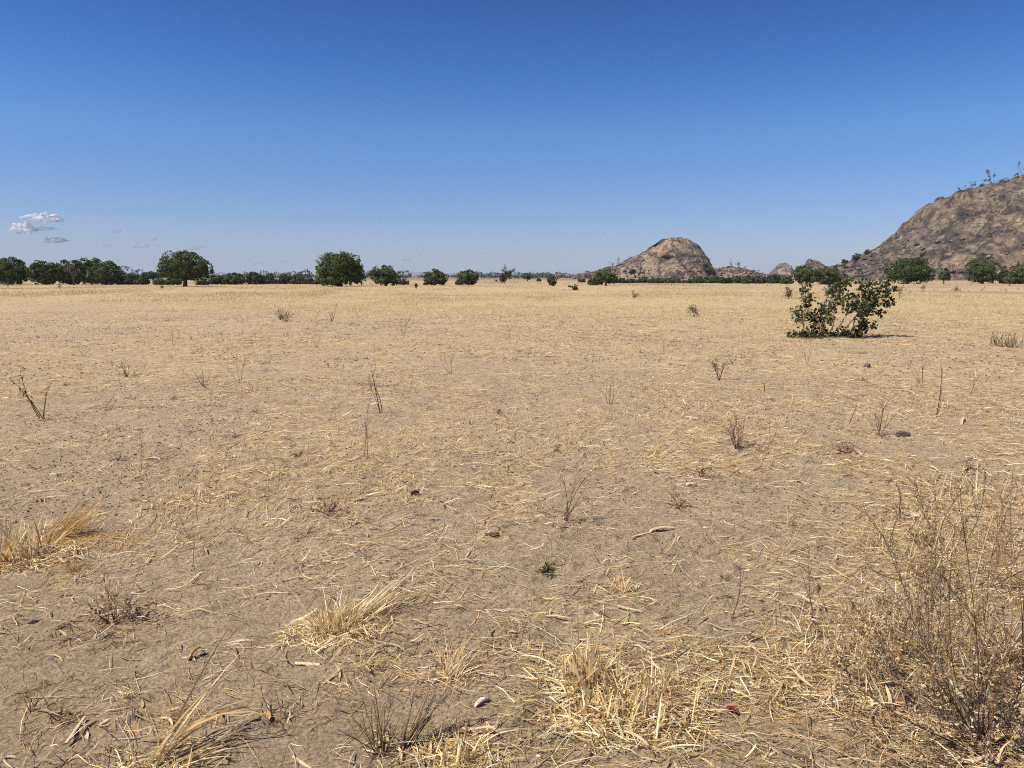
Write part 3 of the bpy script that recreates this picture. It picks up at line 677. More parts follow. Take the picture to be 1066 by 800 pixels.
dry_weed(325, 62, 738, 'small reddish tangle next to a lying cane and curled husk', n=14, h=.08, spread=1.0, cols=RED, kids=3, r0=.0012, debris=40, R=.09, curl=1.2)
dry_weed(326, 290, 742, 'curled dark brown roots beside an orange leaf', n=8, h=.14, spread=1.1, cols=DARK + RED, kids=2, levels=1, r0=.0016, curl=2.0, debris=30, R=.12)
dry_weed(327, 848, 640, 'thin reddish twig rising left of the tangled ochre grass', n=3, h=.34, spread=.3, cols=RED, kids=3, levels=2, r0=.0016, lean=(-.3, .1))
dry_weed(328, 760, 640, 'bent maroon twig on soil with a dark knot at its tip', n=2, h=.32, spread=.5, cols=RED, kids=1, levels=1, r0=.0018, lean=(.3, 0))

# -- more of the same weeds dotting the field: copies of three plants, parts and all
def dup(src, loc, rz, sc, fl=1.):
    c = src.copy(); COL.objects.link(c); c.location = loc; c.rotation_euler = (0, 0, rz); c.scale = (sc, sc, sc * fl)
    for ch in list(src.children):
        k = ch.copy(); COL.objects.link(k); k.parent = c
rw = np.random.default_rng(55)
for lb, gr, kw, spots in (
    ('thin wispy brown weed with bare upright stems, one of many alike dotting the open field', 'wispy brown weeds dotting the field', dict(n=4, h=.42, spread=.35, r0=.0026, kids=4, levels=2, cols=DARK + [(.2, .12, .07)]),
     [(250, 398), (470, 388), (690, 368), (840, 380), (960, 398), (330, 362), (180, 360), (1010, 410), (420, 350)]),
    ('low tangled russet weed hugging the soil, one of many alike dotting the open field', 'low russet weeds dotting the field', dict(n=14, h=.20, spread=1.0, r0=.0026, kids=3, levels=2, cols=RED + DARK, leaf=90, lsize=.024, lcols=RED + CHAFF),
     [(310, 470), (520, 430), (70, 400), (240, 452), (830, 500), (705, 525), (180, 415), (895, 395), (120, 478), (340, 530)]),
    ('spindly grey-brown twig leaning from a straw patch, one of several alike in the near field', 'leaning twigs of the near field', dict(n=3, h=.24, spread=.5, r0=.0019, kids=3, levels=1, cols=DARK + CHAFF),
     [(260, 560), (455, 560), (690, 575), (640, 500), (200, 590), (530, 500), (820, 545), (740, 565)])):
    src = dry_weed(900 + len(spots), spots[0][0], spots[0][1], lb, group=gr, **kw)
    if 'russet' in gr: src.scale = (.8, .8, .38)
    for px_, py_ in spots[1:]:
        dup(src, G3(px_, py_), rw.uniform(0, 6.28), rw.uniform(.6, 1.2), .45 if 'russet' in gr else 1.)

# -- big twiggy dry bush at the near right, and its neighbours
BR = [(.20, .125, .062), (.30, .195, .095), (.08, .052, .034), (.38, .265, .13), (.10, .066, .040)]
dry_weed(401, 1012, 768, 'large twiggy dead bush with dark woody stems at the near right corner', n=17, h=.84, spread=.80, r0=.0030, lean=(-.18, .25), levels=3, kids=5, cols=BR, leaf=4600, lsize=.011, lcols=CHAFF[:5] + [(.42, .30, .15), (.3, .2, .1)], name='dry_bush', group='dead bushes at the near right', debris=420, R=.4, kidlen=.46, base=.03)
dry_weed(402, 1078, 700, 'dense thorny dead bush cut by the right photo edge', n=13, h=.70, spread=.6, r0=.0026, lean=(-.2, .1), levels=3, kids=4, cols=BR, leaf=2200, lsize=.011, lcols=CHAFF[:5], name='dry_bush', group='dead bushes at the near right', debris=200, R=.4, base=.03)
dry_weed(403, 950, 690, 'fine brown twig bush spreading left of the large dead bush', n=14, h=.46, spread=.7, r0=.0020, lean=(-.2, .1), levels=3, kids=3, cols=BR, leaf=1600, lsize=.011, lcols=CHAFF[:5], name='dry_bush', group='dead bushes at the near right', debris=120, R=.3, base=.02)
dry_weed(404, 1030, 610, 'tall open dead bush with long bare twigs behind the large one', n=8, h=.56, spread=.55, r0=.0024, lean=(.0, .0), levels=3, kids=3, cols=BR, leaf=600, lsize=.011, lcols=CHAFF[:5], name='dry_bush', group='dead bushes at the near right', base=.02)
dry_weed(405, 975, 560, 'low thin twig bush behind the pair of thick bent stalks', n=6, h=.40, spread=.5, r0=.0022, levels=2, kids=4, cols=BR, leaf=260, lsize=.011, lcols=CHAFF[:5], name='dry_bush', group='dead bushes at the near right', base=.02)

dry_weed(406, 906, 708, 'ochre twiggy tangle low to the ground beside the brown lumps', n=16, h=.30, spread=.9, r0=.0016, levels=3, kids=3, cols=BR, leaf=1200, lsize=.013, lcols=CHAFF + STRAW, name='dry_bush', group='dead bushes at the near right', debris=200, R=.25, base=.03)
dry_weed(408, 1040, 782, 'dark low twig mass filling the lower right corner', n=22, h=.30, spread=1.0, r0=.0034, levels=3, kids=4, cols=DARK + BR, leaf=1600, lsize=.016, lcols=DARK + CHAFF, name='dry_bush', group='dead bushes at the near right', debris=200, R=.25, base=.06)

# ------------------------------------------------------------------ single stubs, husks, leaves, clods
def stub(label, px, py, ang, L, r, cols=(.66, .53, .33), name='maize_stub', lift=0., sliced=True):
    """a broken hollow cane: facetted tube with a frayed, cut end"""
    rng = np.random.default_rng(int(px * 7 + py)); loc = G3(px, py)
    k = 10; n = 7; v = []; c = []
    dx, dy = math.sin(ang), math.cos(ang)
    for i in range(n + 1):
        t = i / n; rr = r * (1 + .18 * math.exp(-((t - .55) / .05) ** 2)) * (.85 + .3 * math.sin(t * 3 + 1) * .3)
        for j in range(k):
            a = 2 * PI * j / k; off = (.35 * r * rng.random() if i in (0, n) else 0) * (1 if i else -1)
            flat = .75
            s = (t - .5) * L + off * 2
            v.append((dx * s + dy * rr * math.cos(a), dy * s - dx * rr * math.cos(a), r * .75 + lift * t + rr * flat * math.sin(a)))
            c.append(np.array(cols) * (.75 + .4 * rng.random()) * (1 if (j % 3) else .8))
    q = [[i * k + j, i * k + (j + 1) % k, (i + 1) * k + (j + 1) % k, (i + 1) * k + j] for i in range(n) for j in range(k)]
    acc = Acc(); acc.add(v, q, np.array(c))
    # pith inside the ends
    for i in (0, n):
        ids = list(range(i * k, i * k + k)); cen = np.mean([v[q_] for q_ in ids], 0); b = acc.n
        acc.add([tuple(cen)] + [v[q_] for q_ in ids], [[0, 1 + j, 1 + (j + 1) % k, 1 + (j + 2) % k] for j in range(0, k, 2)], (.38, .28, .16))
    strands(acc, [[-dx * L * .45, -dy * L * .45, r]], ang + .25, .1, L * .9, r * 1.3, .2, .2, 4, 'husk', False, (.72, .60, .40), .5)
    o = acc.build(name, M_WOOD, None, loc, smooth=True); tag(o, label, 'maize stub', 'broken maize stubs on the soil')

stub('pale split maize stub lying crosswise in front of the green hearted tuft', 320, 686, 1.72, .105, .0095, lift=.004)
stub('short maize stub slanting up from the green hearted tuft', 337, 671, .55, .085, .010, lift=.02)
stub('narrow pointed cane piece lying next to a curled husk at the lower left', 78, 752, -.16, .15, .007)
stub('thick weathered log-like stalk among husks at the lower right corner', 1058, 772, 1.1, .16, .020, (.50, .37, .18), lift=.02)
stub('dark split stalk lying slantwise under the large dead bush', 962, 752, 2.35, .20, .011, (.45, .31, .15))
stub('second dark stalk lying crosswise behind the slantwise one', 975, 738, 1.55, .17, .009, (.40, .28, .14))
stub('short stalk piece pointing upward beside a forked twig at upper centre', 668, 556, 1.0, .16, .008, (.68, .52, .28))

def husk(label, px, py, ang, L, W, col, roll=.3, el=.1, droop=.5, name='husk', cat='husk', n=8, z=.006):
    loc = G3(px, py); acc = Acc()
    P = [[-math.sin(ang) * L / 2, -math.cos(ang) * L / 2, z]]
    c = np.array(col)
    nn = n; t = np.linspace(0, 1, nn + 1); w = W * .5 * PROF['husk'](t)
    pos, dd, A, E = paths(np.array(P), np.array([ang]), np.array([el]), np.array([L]), np.array([.3]), np.array([droop]), nn)
    pos = pos[0]; A = A[0]; side = np.stack([np.cos(A), -np.sin(A), np.zeros_like(A)], -1)
    rows = []
    for j, u in enumerate((-1, -.5, 0, .5, 1)):
        rows.append(pos + side * (w * u)[:, None] + np.array([0, 0, 1.]) * ((u * u) * w * (.8 if j < 2 else .5 + roll))[:, None])
    v = np.stack(rows, 1).reshape(-1, 3)
    cols = np.repeat(c[None], len(v), 0) * (1 + .18 * np.sin(np.arange(len(v)) * 2.3))[:, None]
    q = [[i * 5 + j, i * 5 + j + 1, (i + 1) * 5 + j + 1, (i + 1) * 5 + j] for i in range(nn) for j in range(4)]
    acc.add(v, q, cols)
    o = acc.build(name, M_STRAW, None, loc, smooth=True)
    md = o.modifiers.new('thickness', 'SOLIDIFY'); md.thickness = .0008
    tag(o, label, cat, 'curled husks and fallen leaves'); return o

husk('pale curled husk resting against the narrow cane piece', 88, 754, 2.3, .055, .024, (.72, .58, .34), roll=.8)
husk('brown pod-like dry leaf standing on bare soil', 202, 679, .35, .075, .024, (.42, .25, .14), roll=1.2, el=.7, droop=.6, name='dry_leaf', cat='dry leaf')
husk('small orange brown leaf beside curled roots', 278, 745, 2.2, .045, .028, (.52, .33, .15), roll=.7, name='dry_leaf', cat='dry leaf')
husk('crimson red fallen leaf next to the flat straw mat', 763, 735, 2.2, .045, .034, (.24, .045, .035), roll=1.3, el=.4, name='dry_leaf', cat='dry leaf')
husk('tiny dark red leaf in the middle of the field', 432, 512, 1.2, .07, .04, (.22, .035, .02), roll=1.2, el=.4, name='dry_leaf', cat='dry leaf')
husk('white folded husk pointing away beside the spiky fine tuft', 502, 728, .75, .075, .026, (.78, .70, .54), roll=1.0, el=.3)
husk('grey-white husk tip standing over a dark gap behind the brown stems', 453, 706, .5, .06, .016, (.62, .58, .50), roll=1.0, el=.3)
husk('chalk white husk lying beside the small dark clump', 721, 504, 1.4, .10, .05, (.74, .64, .46), roll=.4)
husk('large tan husk lying at the edge of the husk covered bank', 830, 697, 1.6, .11, .035, (.68, .52, .27), roll=.5)
husk('curled tan husk under the brown clod', 913, 735, 1.2, .06, .03, (.70, .54, .30), roll=1.0)
husk('long flat tan husk below the brown clod', 935, 757, 2.2, .10, .026, (.66, .50, .26), roll=.5)
husk('broad ochre husk against the thick weathered stalk', 1038, 768, 1.1, .10, .05, (.60, .45, .22), roll=.8, el=.3)
husk('bleached straw leaf lying far off at the right edge of the field', 1000, 437, .5, .36, .035, (.70, .58, .38), el=.15, droop=.1)
husk('bright husk scrap in the left middle field', 350, 373, 1.0, .14, .06, (.78, .70, .55), roll=.6)
husk('long pale maize leaf lying beside the short upper stalk piece', 690, 549, 1.2, .22, .03, (.70, .56, .33), el=.25)
husk('grey-blue weathered husk lying near the tiny dark red leaf', 458, 536, 1.5, .16, .03, (.44, .38, .29))
husk('bent cream husk lying on soil left of the centre', 160, 476, 1.3, .14, .04, (.70, .60, .42), el=.2)

def clod(label, px, py, r, col, sx=1.2, seed=3, name='clod', cat='clod', g='brown clods and stones'):
    loc = G3(px, py); n, k = 14, 20; v = []
    for i in range(n + 1):
        for j in range(k):
            ph = PI * i / n; th = 2 * PI * j / k
            d = Vector((math.sin(ph) * math.cos(th), math.sin(ph) * math.sin(th), math.cos(ph)))
            s = r * (1 + .55 * mnoise.noise(d * 1.6 + Vector((seed, 0, 0))) + .25 * mnoise.noise(d * 4.5 + Vector((seed, 3, 0))) + .1 * mnoise.noise(d * 11))
            v.append((d.x * s * sx, d.y * s, d.z * s * .8 + r * .45))
    q = [[i * k + j, i * k + (j + 1) % k, (i + 1) * k + (j + 1) % k, (i + 1) * k + j] for i in range(n) for j in range(k)]
    acc = Acc(); acc.add(v, q, col); o = acc.build(name, M_CLOD, None, loc, smooth=True); tag(o, label, cat, g)
clod('purplish brown crumpled clod beneath the ochre cane', 940, 727, .034, (.17, .10, .08), seed=3)
clod('smaller brown lump half buried in husks left of the purplish clod', 908, 712, .022, (.16, .10, .08), seed=8)
clod('black little lump on the soil beside the brown diagonal stem', 35, 641, .012, (.04, .03, .025), seed=5, sx=1.8)
clod('reddish pebble-like lump at the lower right corner below the stalk', 1049, 790, .017, (.34, .20, .15), seed=9)
clod('dark stone lying alone in the right middle field', 903, 404 - 22, .055, (.10, .09, .075), seed=12, name='stone', cat='stone')
clod('dark flat lump near the reddish upright weed', 940, 453, .04, (.10, .07, .06), seed=14, sx=1.8)
clod('dark brown crumb left of centre at the tip of a lying straw', 512, 553, .022, (.10, .06, .04), seed=17, sx=2.2)
clod('tiny pale knot at the end of the bent maroon twig', 793, 622, .010, (.10, .07, .05), seed=19)

# ------------------------------------------------------------------ the leafy bush
def leafy_bush():
    rng = np.random.default_rng(77); loc = G3(870, 351)
    D = loc[1]; s = .1595 * D / F
    t = thing('leafy_bush', 'broad leafy dark green bush with arching stems alone in the open field', 'bush', loc)
    def pt(zx, zy): return ((zx - 500) * s, (622 - zy) * s)
    cl = [(250, 462, 48), (228, 500, 32), (310, 370, 46), (308, 312, 34), (340, 420, 26), (360, 590, 56), (268, 600, 50), (210, 612, 26), (352, 482, 40), (392, 525, 45), (450, 440, 60), (430, 500, 45), (470, 370, 70), (520, 300, 52), (445, 315, 38), (540, 262, 34), (420, 590, 46),
          (618, 420, 60), (700, 400, 74), (682, 300, 58), (760, 345, 82), (780, 268, 34), (845, 345, 34), (805, 468, 28), (575, 372, 38), (565, 440, 36), (735, 438, 50), (640, 500, 38), (672, 532, 26), (560, 600, 58), (640, 592, 50), (684, 560, 28), (752, 545, 26), (484, 612, 42), (830, 400, 36), (866, 308, 18), (655, 260, 22), (720, 262, 28), (470, 270, 20)]
    stems = [[(285, 618), (292, 540), (290, 460), (312, 300)], [(290, 540), (255, 500), (232, 455)], [(430, 618), (405, 540), (425, 460), (480, 350), (530, 265)], [(405, 540), (360, 490), (340, 470)], [(500, 620), (530, 540), (560, 490), (610, 430), (690, 300)],
             [(520, 618), (575, 540), (650, 450), (760, 330), (800, 270)], [(600, 510), (680, 430), (800, 380), (850, 330)], [(650, 450), (740, 440), (810, 470)], [(540, 615), (620, 560), (700, 545), (750, 548)], [(440, 615), (470, 540), (450, 440), (445, 320)], [(330, 618), (350, 570), (372, 520)], [(560, 618), (600, 560), (640, 500)]]
    ys = {}
    acc = Acc()
    for i, st in enumerate(stems):
        y0 = rng.uniform(-.3, .3); P = []
        for j, (a, b) in enumerate(st):
            x, z = pt(a, b); P.append((x + rng.normal(0, .01), y0 * j / 2, max(z, -.01)))
        P = np.array(P); tt = np.linspace(0, 1, 14); xs = np.linspace(0, 1, len(P)); Q = np.stack([np.interp(tt, xs, P[:, k]) for k in range(3)], -1)
        Q += rng.normal(0, .008, Q.shape); Q[0, 2] = -.01
        rad = np.interp(tt, [0, 1], [.022, .007]); k = 6; v = []
        for q_, r in zip(Q, rad):
            for m in range(k): v.append((q_[0] + r * math.cos(m * PI / 3), q_[1] + r * math.sin(m * PI / 3), q_[2]))
        f = [[a * k + m, a * k + (m + 1) % k, (a + 1) * k + (m + 1) % k, (a + 1) * k + m] for a in range(13) for m in range(k)]
        acc.add(v, f, (.33, .22, .14))
    acc.build('branches', M_WOOD, t)
    acc = Acc(); tw = Acc()
    for (a, b, r) in cl:
        x, z = pt(a, b); R = r * s; n = int(16 + r * r * .025)
        cy = rng.uniform(-.35, .35) * min(1, .35 + z)
        p = rng.normal(0, .5, (n, 3)); p /= np.maximum(1, np.linalg.norm(p, axis=1))[:, None]
        P = p * R * [1, 1.5, 1] + [x, cy, z]; P[:, 2] = np.abs(P[:, 2]) + .02
        strands(tw, np.tile([x, cy, max(z - R * .5, .02)], (n // 2, 1)), np.arctan2(p[:n // 2, 0], p[:n // 2, 1]), np.arctan2(p[:n // 2, 2] + .4, .5), R * .9, .005, 0, 0, 3, 'twig', True, (.20, .12, .07))
        sz = rng.uniform(.026, .046, n)
        nrm = rng.normal(0, 1, (n, 3)) + [-.25, -.35, .5]; nrm /= np.linalg.norm(nrm, axis=1)[:, None]
        ax = np.cross(nrm, rng.normal(0, 1, (n, 3))); ax /= np.linalg.norm(ax, axis=1)[:, None]; bx = np.cross(nrm, ax)
        # round two-lobed leaf folded along its rib: 4 quads
        pts = [(0, -1, 0), (0, 0, 0), (0, .72, 0), (.62, -.72, .18), (.98, .1, .30), (.55, .95, .2), (-.62, -.72, .18), (-.98, .1, .30), (-.55, .95, .2)]
        V = np.stack([P + sz[:, None] * (ax * u + bx * w_ + nrm * h_) for u, w_, h_ in pts], 1)
        base = (np.arange(n) * 9)[:, None, None]
        q = (np.array([[0, 3, 4, 1], [1, 4, 5, 2], [0, 1, 7, 6], [1, 2, 8, 7]])[None] + base).reshape(-1, 4)
        c = pal(rng, n, [(.050, .066, .020), (.066, .084, .026), (.036, .048, .018), (.115, .13, .05)], .2)
        br = rng.random(n) < .06; c[br] = pal(rng, int(br.sum()), [(.28, .15, .06), (.20, .10, .05), (.34, .25, .11)], .2)
        acc.add(V.reshape(-1, 3), q, np.repeat(c, 9, 0))
    tw.build('twigs', M_WOOD, t); acc.build('leaves', M_BUSH, t)
    acc = Acc(); add_dead(acc, rng, loc, 500, 1.5, .12, CHAFF + DARK, .008, 120, squash=.35); acc.build('fallen_leaves', M_STRAW, t)
leafy_bush()

# ------------------------------------------------------------------ trees
def leaves_on(acc, rng, blobs, dens, size, cols, lobes=34, lr=.27, core=True, loose=0., squash=.75, under=-.65):
    V = []; C = []
    for (bx, by, bz, rx, ry, rz) in blobs:
        area = 4 * PI * ((rx * ry + rx * rz + ry * rz) / 3)
        nl = max(8, int(lobes * (area / 150.) ** .35))
        d = rng.normal(0, 1, (nl * 3, 3)); d /= np.linalg.norm(d, axis=1)[:, None]; d = d[d[:, 2] > under][:nl]; nl = len(d)
        R3 = np.array([rx, ry, rz])
        lc = np.array([bx, by, bz]) + d * R3 * rng.uniform(.66, .84, (nl, 1))
        lrad = lr * (rx * ry * rz) ** (1 / 3.) * rng.uniform(.65, 1.25, nl)
        lcol = np.exp(rng.normal(0, .16, nl))[:, None] * (1 + rng.normal(0, .06, (nl, 3)))
        n = int(area * dens); li = rng.integers(0, nl, n)
        e = rng.normal(0, 1, (n, 3)) + d[li] * .9 + [0, 0, .25]; e /= np.linalg.norm(e, axis=1)[:, None]
        P = lc[li] + e * lrad[li][:, None] * rng.uniform(.7, 1.08 + loose, (n, 1)) * [1, 1, squash]
        V.append((P, e)); C.append(pal(rng, n, cols, .16) * lcol[li])
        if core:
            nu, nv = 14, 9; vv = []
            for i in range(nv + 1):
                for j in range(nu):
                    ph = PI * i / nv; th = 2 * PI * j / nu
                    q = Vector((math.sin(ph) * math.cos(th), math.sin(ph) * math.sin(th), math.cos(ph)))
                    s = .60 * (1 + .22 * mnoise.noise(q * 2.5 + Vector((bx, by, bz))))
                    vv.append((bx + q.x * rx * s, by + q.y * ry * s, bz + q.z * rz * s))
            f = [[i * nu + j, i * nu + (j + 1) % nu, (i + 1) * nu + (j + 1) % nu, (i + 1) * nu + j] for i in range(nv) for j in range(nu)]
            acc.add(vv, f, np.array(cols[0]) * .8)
    P = np.concatenate([v[0] for v in V]); e = np.concatenate([v[1] for v in V]); C = np.concatenate(C)
    n = len(P); nrm = e + rng.normal(0, .45, (n, 3)); nrm /= np.linalg.norm(nrm, axis=1)[:, None]
    a = np.cross(nrm, rng.normal(0, 1, (n, 3))); a /= np.linalg.norm(a, axis=1)[:, None]; b = np.cross(nrm, a)
    s = size * rng.uniform(.5, 1.2, n)[:, None]
    Vq = np.stack([P - a * s, P - b * s * .6, P + a * s, P + b * s * .6], 1)
    Vq[..., 2] = np.maximum(Vq[..., 2], .05)
    acc.add(Vq.reshape(-1, 3), np.arange(n * 4).reshape(-1, 4), np.repeat(C, 4, 0))

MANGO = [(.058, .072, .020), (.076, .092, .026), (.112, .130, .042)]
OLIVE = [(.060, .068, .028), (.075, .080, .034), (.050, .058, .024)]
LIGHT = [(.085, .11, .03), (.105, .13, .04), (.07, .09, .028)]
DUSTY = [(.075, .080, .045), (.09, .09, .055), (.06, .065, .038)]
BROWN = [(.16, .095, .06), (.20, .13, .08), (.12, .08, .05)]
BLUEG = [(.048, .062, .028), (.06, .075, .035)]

def trunk_mesh(acc, rng, h, r, nb, spread, col=(.10, .075, .055)):
    k = 8; ring = 6; v = []
    lean = rng.normal(0, .04, 2)
    for i in range(ring + 1):
        t = i / ring; rr = r * (1.35 - .6 * t if i == 0 else 1.1 - .45 * t)
        for j in range(k):
            a = 2 * PI * j / k; v.append((lean[0] * t * h + rr * math.cos(a), lean[1] * t * h + rr * math.sin(a), -.1 + t * h))
    acc.add(v, [[i * k + j, i * k + (j + 1) % k, (i + 1) * k + (j + 1) % k, (i + 1) * k + j] for i in range(ring) for j in range(k)], col)
    if nb:
        P = np.tile([lean[0] * h, lean[1] * h, h * .85 - .1], (nb, 1)); az = np.linspace(0, 2 * PI, nb, endpoint=False) + rng.normal(0, .3, nb)
        strands(acc, P, az, rng.uniform(.5, 1.2, nb), spread * rng.uniform(.6, .95, nb), r * 1.1, rng.normal(0, .3, nb), rng.normal(0, .3, nb), 4, 'twig', True, col)

def tree(seed, label, px, D, top, w, cols, blobs=None, trunk=.18, group='trees across the plain', name='tree', dens=40, size=.165, base=None, core=True, cat='tree', loose=0., lobes=80, under=-.85, lr=.25):
    """px centre, D distance in metres, top pixel row, w width in pixels; blobs in units of half width / height"""
    rng = np.random.default_rng(seed)
    x, _ = at(px, D); z0 = float(ground_h(x, D)); _, zt = at(px, D, top)
    if 'left of the plain' in group: blobs = (blobs or DOME) + [(0, -.2, .26, .85, .6, .24)]
    H = zt - z0; hw = w / 2 * D / F
    t = thing(name, label, cat, (x, D, z0), group)
    blobs = [(a_, b_, c_ - .05, d_, e_, f_ * 1.12) for a_, b_, c_, d_, e_, f_ in (blobs or [(0, 0, .53, 1, 1, .47)])]
    B = [(bx * hw, by * hw, bz * H, rx * hw * .96, ry * hw * .96, rz * H * .96) for bx, by, bz, rx, ry, rz in blobs]
    sc_ = max(.6, min(1.6, D / 130.))
    acc = Acc(); leaves_on(acc, rng, B, dens / sc_ ** 1.6, size * sc_, cols, lobes=lobes, core=core, loose=loose, under=under, lr=lr); acc.build('crown', M_LEAF, t)
    acc = Acc(); trunk_mesh(acc, rng, H * max(trunk, .12) * 1.5, max(.06, min(.36, hw * .09)), 5, hw * .6); acc.build('trunk', M_BARK, t)
    return t

S = [0]
def T(*a, **k): S[0] += 1; return tree(1000 + S[0] * 13, *a, **k)
DOME = [(0, 0, .60, 1, 1, .40)]
LOW = [(0, 0, .46, 1, .9, .54), (-.5, -.2, .30, .5, .5, .32), (.5, -.1, .32, .5, .5, .32)]
g1 = 'dark round trees along the left of the plain'
T('dark green round tree standing furthest left at the photo edge', 11, 150, 267, 40, MANGO, [(-.1, 0, .58, .95, 1, .40), (.5, 0, .42, .5, .7, .3)], group=g1)
T('dark round tree between the edge tree and the long merged crown', 47, 148, 270, 34, MANGO, [(0, 0, .60, .9, 1, .38), (-.6, .1, .40, .45, .6, .28), (.6, 0, .45, .5, .6, .33)], group=g1)
T('dark rounded crown behind the brown dry tree in the left grove', 74, 150, 269, 32, MANGO, [(0, 0, .55, 1, 1, .44)], group=g1, trunk=.12)
T('lighter green domed crown rising highest in the left grove', 95, 158, 266.5, 30, [(.055, .075, .022), (.07, .09, .028)], [(0, 0, .58, 1, 1, .42)], group=g1, trunk=.12)
T('wide dark crown closing the left grove beside the reddish tree', 110, 146, 271, 36, MANGO, [(0, 0, .52, 1, 1, .46)], group=g1, trunk=.12)
T('half bare brown twiggy tree in front of the left grove', 76, 138, 275, 17, BROWN, [(0, 0, .72, 1, 1, .27)], dens=26, core=False, group='half bare dry trees', size=.085, trunk=.4)
T('reddish brown crown of dry leaves next to the wide dark crown', 130, 152, 276.5, 19, BROWN, [(0, 0, .70, 1, 1, .30)], dens=26, core=False, group='half bare dry trees', size=.09, trunk=.3)
T('low dark bush-like tree below the reddish crown', 134, 147, 283, 26, MANGO, LOW, group=g1)
T('small dark tree at the open end of the left grove', 148, 146, 285.5, 16, MANGO, LOW, group=g1)
g2 = 'hazy far trees behind the left grove'
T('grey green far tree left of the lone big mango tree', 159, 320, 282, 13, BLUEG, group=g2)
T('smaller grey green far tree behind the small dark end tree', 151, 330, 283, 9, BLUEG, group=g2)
gl = 'light green low shrubs beneath the lone big tree'
T('light green low shrub nearest the small dark end tree', 166, 140, 289, 14, LIGHT, LOW, group=gl, cat='shrub', name='shrub')
T('light green wide shrub touching the trunk of the lone big tree', 180, 139, 288.5, 18, LIGHT, LOW, group=gl, cat='shrub', name='shrub')
T('lone big dark mango-like tree with thick trunk and side lobe', 192, 119, 259.5, 57, MANGO,
  [(-.08, 0, .62, .82, .85, .38), (.62, 0, .50, .42, .5, .30), (-.60, .1, .50, .42, .5, .26), (.05, 0, .36, .6, .6, .2)], trunk=.24, group='big lone dark trees', lobes=90, dens=28, size=.17)
T('light green shrub peeping out right of the lone big tree', 211, 136, 290, 15, LIGHT, LOW, group=gl, cat='shrub', name='shrub')
g3 = 'scrubby low trees between the two big lone trees'
T('dusty olive low tree just right of the lone big tree', 226, 144, 285.5, 19, OLIVE, LOW, group=g3)
T('dark domed small tree in the scrub row', 244, 142, 283.5, 23, MANGO, LOW, group=g3)
T('dark olive small tree right of the domed one in the scrub row', 266, 143, 283.5, 21, [(.045, .055, .02), (.055, .066, .026)], LOW, group=g3)
T('pale dusty bush in the middle of the scrub row', 281, 150, 288, 17, DUSTY, LOW, group=g3)
T('dull green bush under a distant bare tree', 296, 147, 286.5, 16, OLIVE, LOW, group=g3)
T('brownish olive bush in the scrub row near the biggest dome tree', 309, 145, 286, 17, [(.07, .07, .03), (.085, .08, .035)], LOW, group=g3)
T('dark low bush just left of the biggest dome tree', 321, 143, 289, 15, MANGO, LOW, group=g3)
T('olive bush at the left foot of the biggest dome tree', 330, 138, 290, 14, OLIVE, LOW, group=g3)
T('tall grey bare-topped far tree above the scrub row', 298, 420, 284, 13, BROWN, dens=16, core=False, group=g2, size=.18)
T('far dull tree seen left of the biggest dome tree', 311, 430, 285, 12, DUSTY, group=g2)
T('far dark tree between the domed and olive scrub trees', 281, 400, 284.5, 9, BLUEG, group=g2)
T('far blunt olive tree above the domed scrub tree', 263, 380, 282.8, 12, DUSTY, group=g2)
T('biggest dome-shaped dark tree with lobed crown near the ground', 354, 110, 261, 55, MANGO,
  [(-.05, 0, .58, .86, .9, .42), (.25, 0, .62, .62, .7, .38), (-.52, 0, .40, .46, .5, .32), (.60, 0, .34, .38, .5, .30), (-.1, -.4, .24, .7, .5, .22)], trunk=.12, group='big lone dark trees', lobes=90, dens=28, size=.17)
T('medium oval dark tree right of the biggest dome tree', 401.5, 116, 274.3, 38.5, MANGO, [(0, 0, .54, 1.04, 1, .47), (0, -.1, .34, .95, .8, .30)], trunk=.13, group='medium dark trees of the middle plain', lobes=44, dens=20)
T('small pale bush at the foot of the medium oval tree', 420, 128, 290.5, 12, DUSTY, LOW, group=g3)
T('small slim upright dark shrub alone in the golden grass', 433, 92, 294.5, 4.5, MANGO, [(0, 0, .5, 1, 1, .5)], group='tiny shrubs in the grass', cat='shrub', name='shrub', size=.12, dens=30)
g4 = 'medium dark trees of the middle plain'
T('small blunt dark tree with a skirt of leaves reaching the ground', 453, 124, 280, 25, MANGO, [(-.05, 0, .54, .88, .9, .47), (.25, 0, .34, .85, .8, .30), (-.65, 0, .22, .5, .6, .2)], group=g4, trunk=.12)
T('small round dark tree beside the sparse wind-bent tree', 487, 128, 281, 24, MANGO, [(0, 0, .53, 1.04, 1, .49), (0, -.1, .32, .9, .8, .30)], group=g4, trunk=.12)
T('dull low bush leaning on the small round dark tree', 478, 126, 290.5, 9, DUSTY, LOW, group=g3)
S[0] += 1
T('little dark umbrella-shaped tree on a short stem', 549, 230, 284, 12.5, MANGO, [(0, 0, .62, 1, 1, .38)], group=g4, trunk=.25)
T('tiny dusty shrub right of the umbrella-shaped tree', 561, 220, 290, 5, DUSTY, LOW, group='tiny shrubs in the grass', cat='shrub', name='shrub')
T('small dark narrow tree standing on the crest of the golden grass', 575, 112, 287.5, 12, MANGO, [(0, 0, .62, 1, 1, .38), (0, 0, .25, .7, .7, .22)], group=g4, trunk=.15)
T('grey bare-branched far tree on the horizon near the centre', 581, 500, 282.5, 9, BROWN, dens=12, core=False, group=g2, size=.2)
T('small dark round bush on the bare strip left of the rocky dome', 605.5, 170, 289.5, 8.5, MANGO, LOW, group='tiny shrubs in the grass', cat='shrub', name='shrub')
T('little olive shrub standing nearest in the golden grass at centre right', 599, 82, 296, 7.5, OLIVE, LOW, group='tiny shrubs in the grass', cat='shrub', name='shrub', size=.12, dens=30)
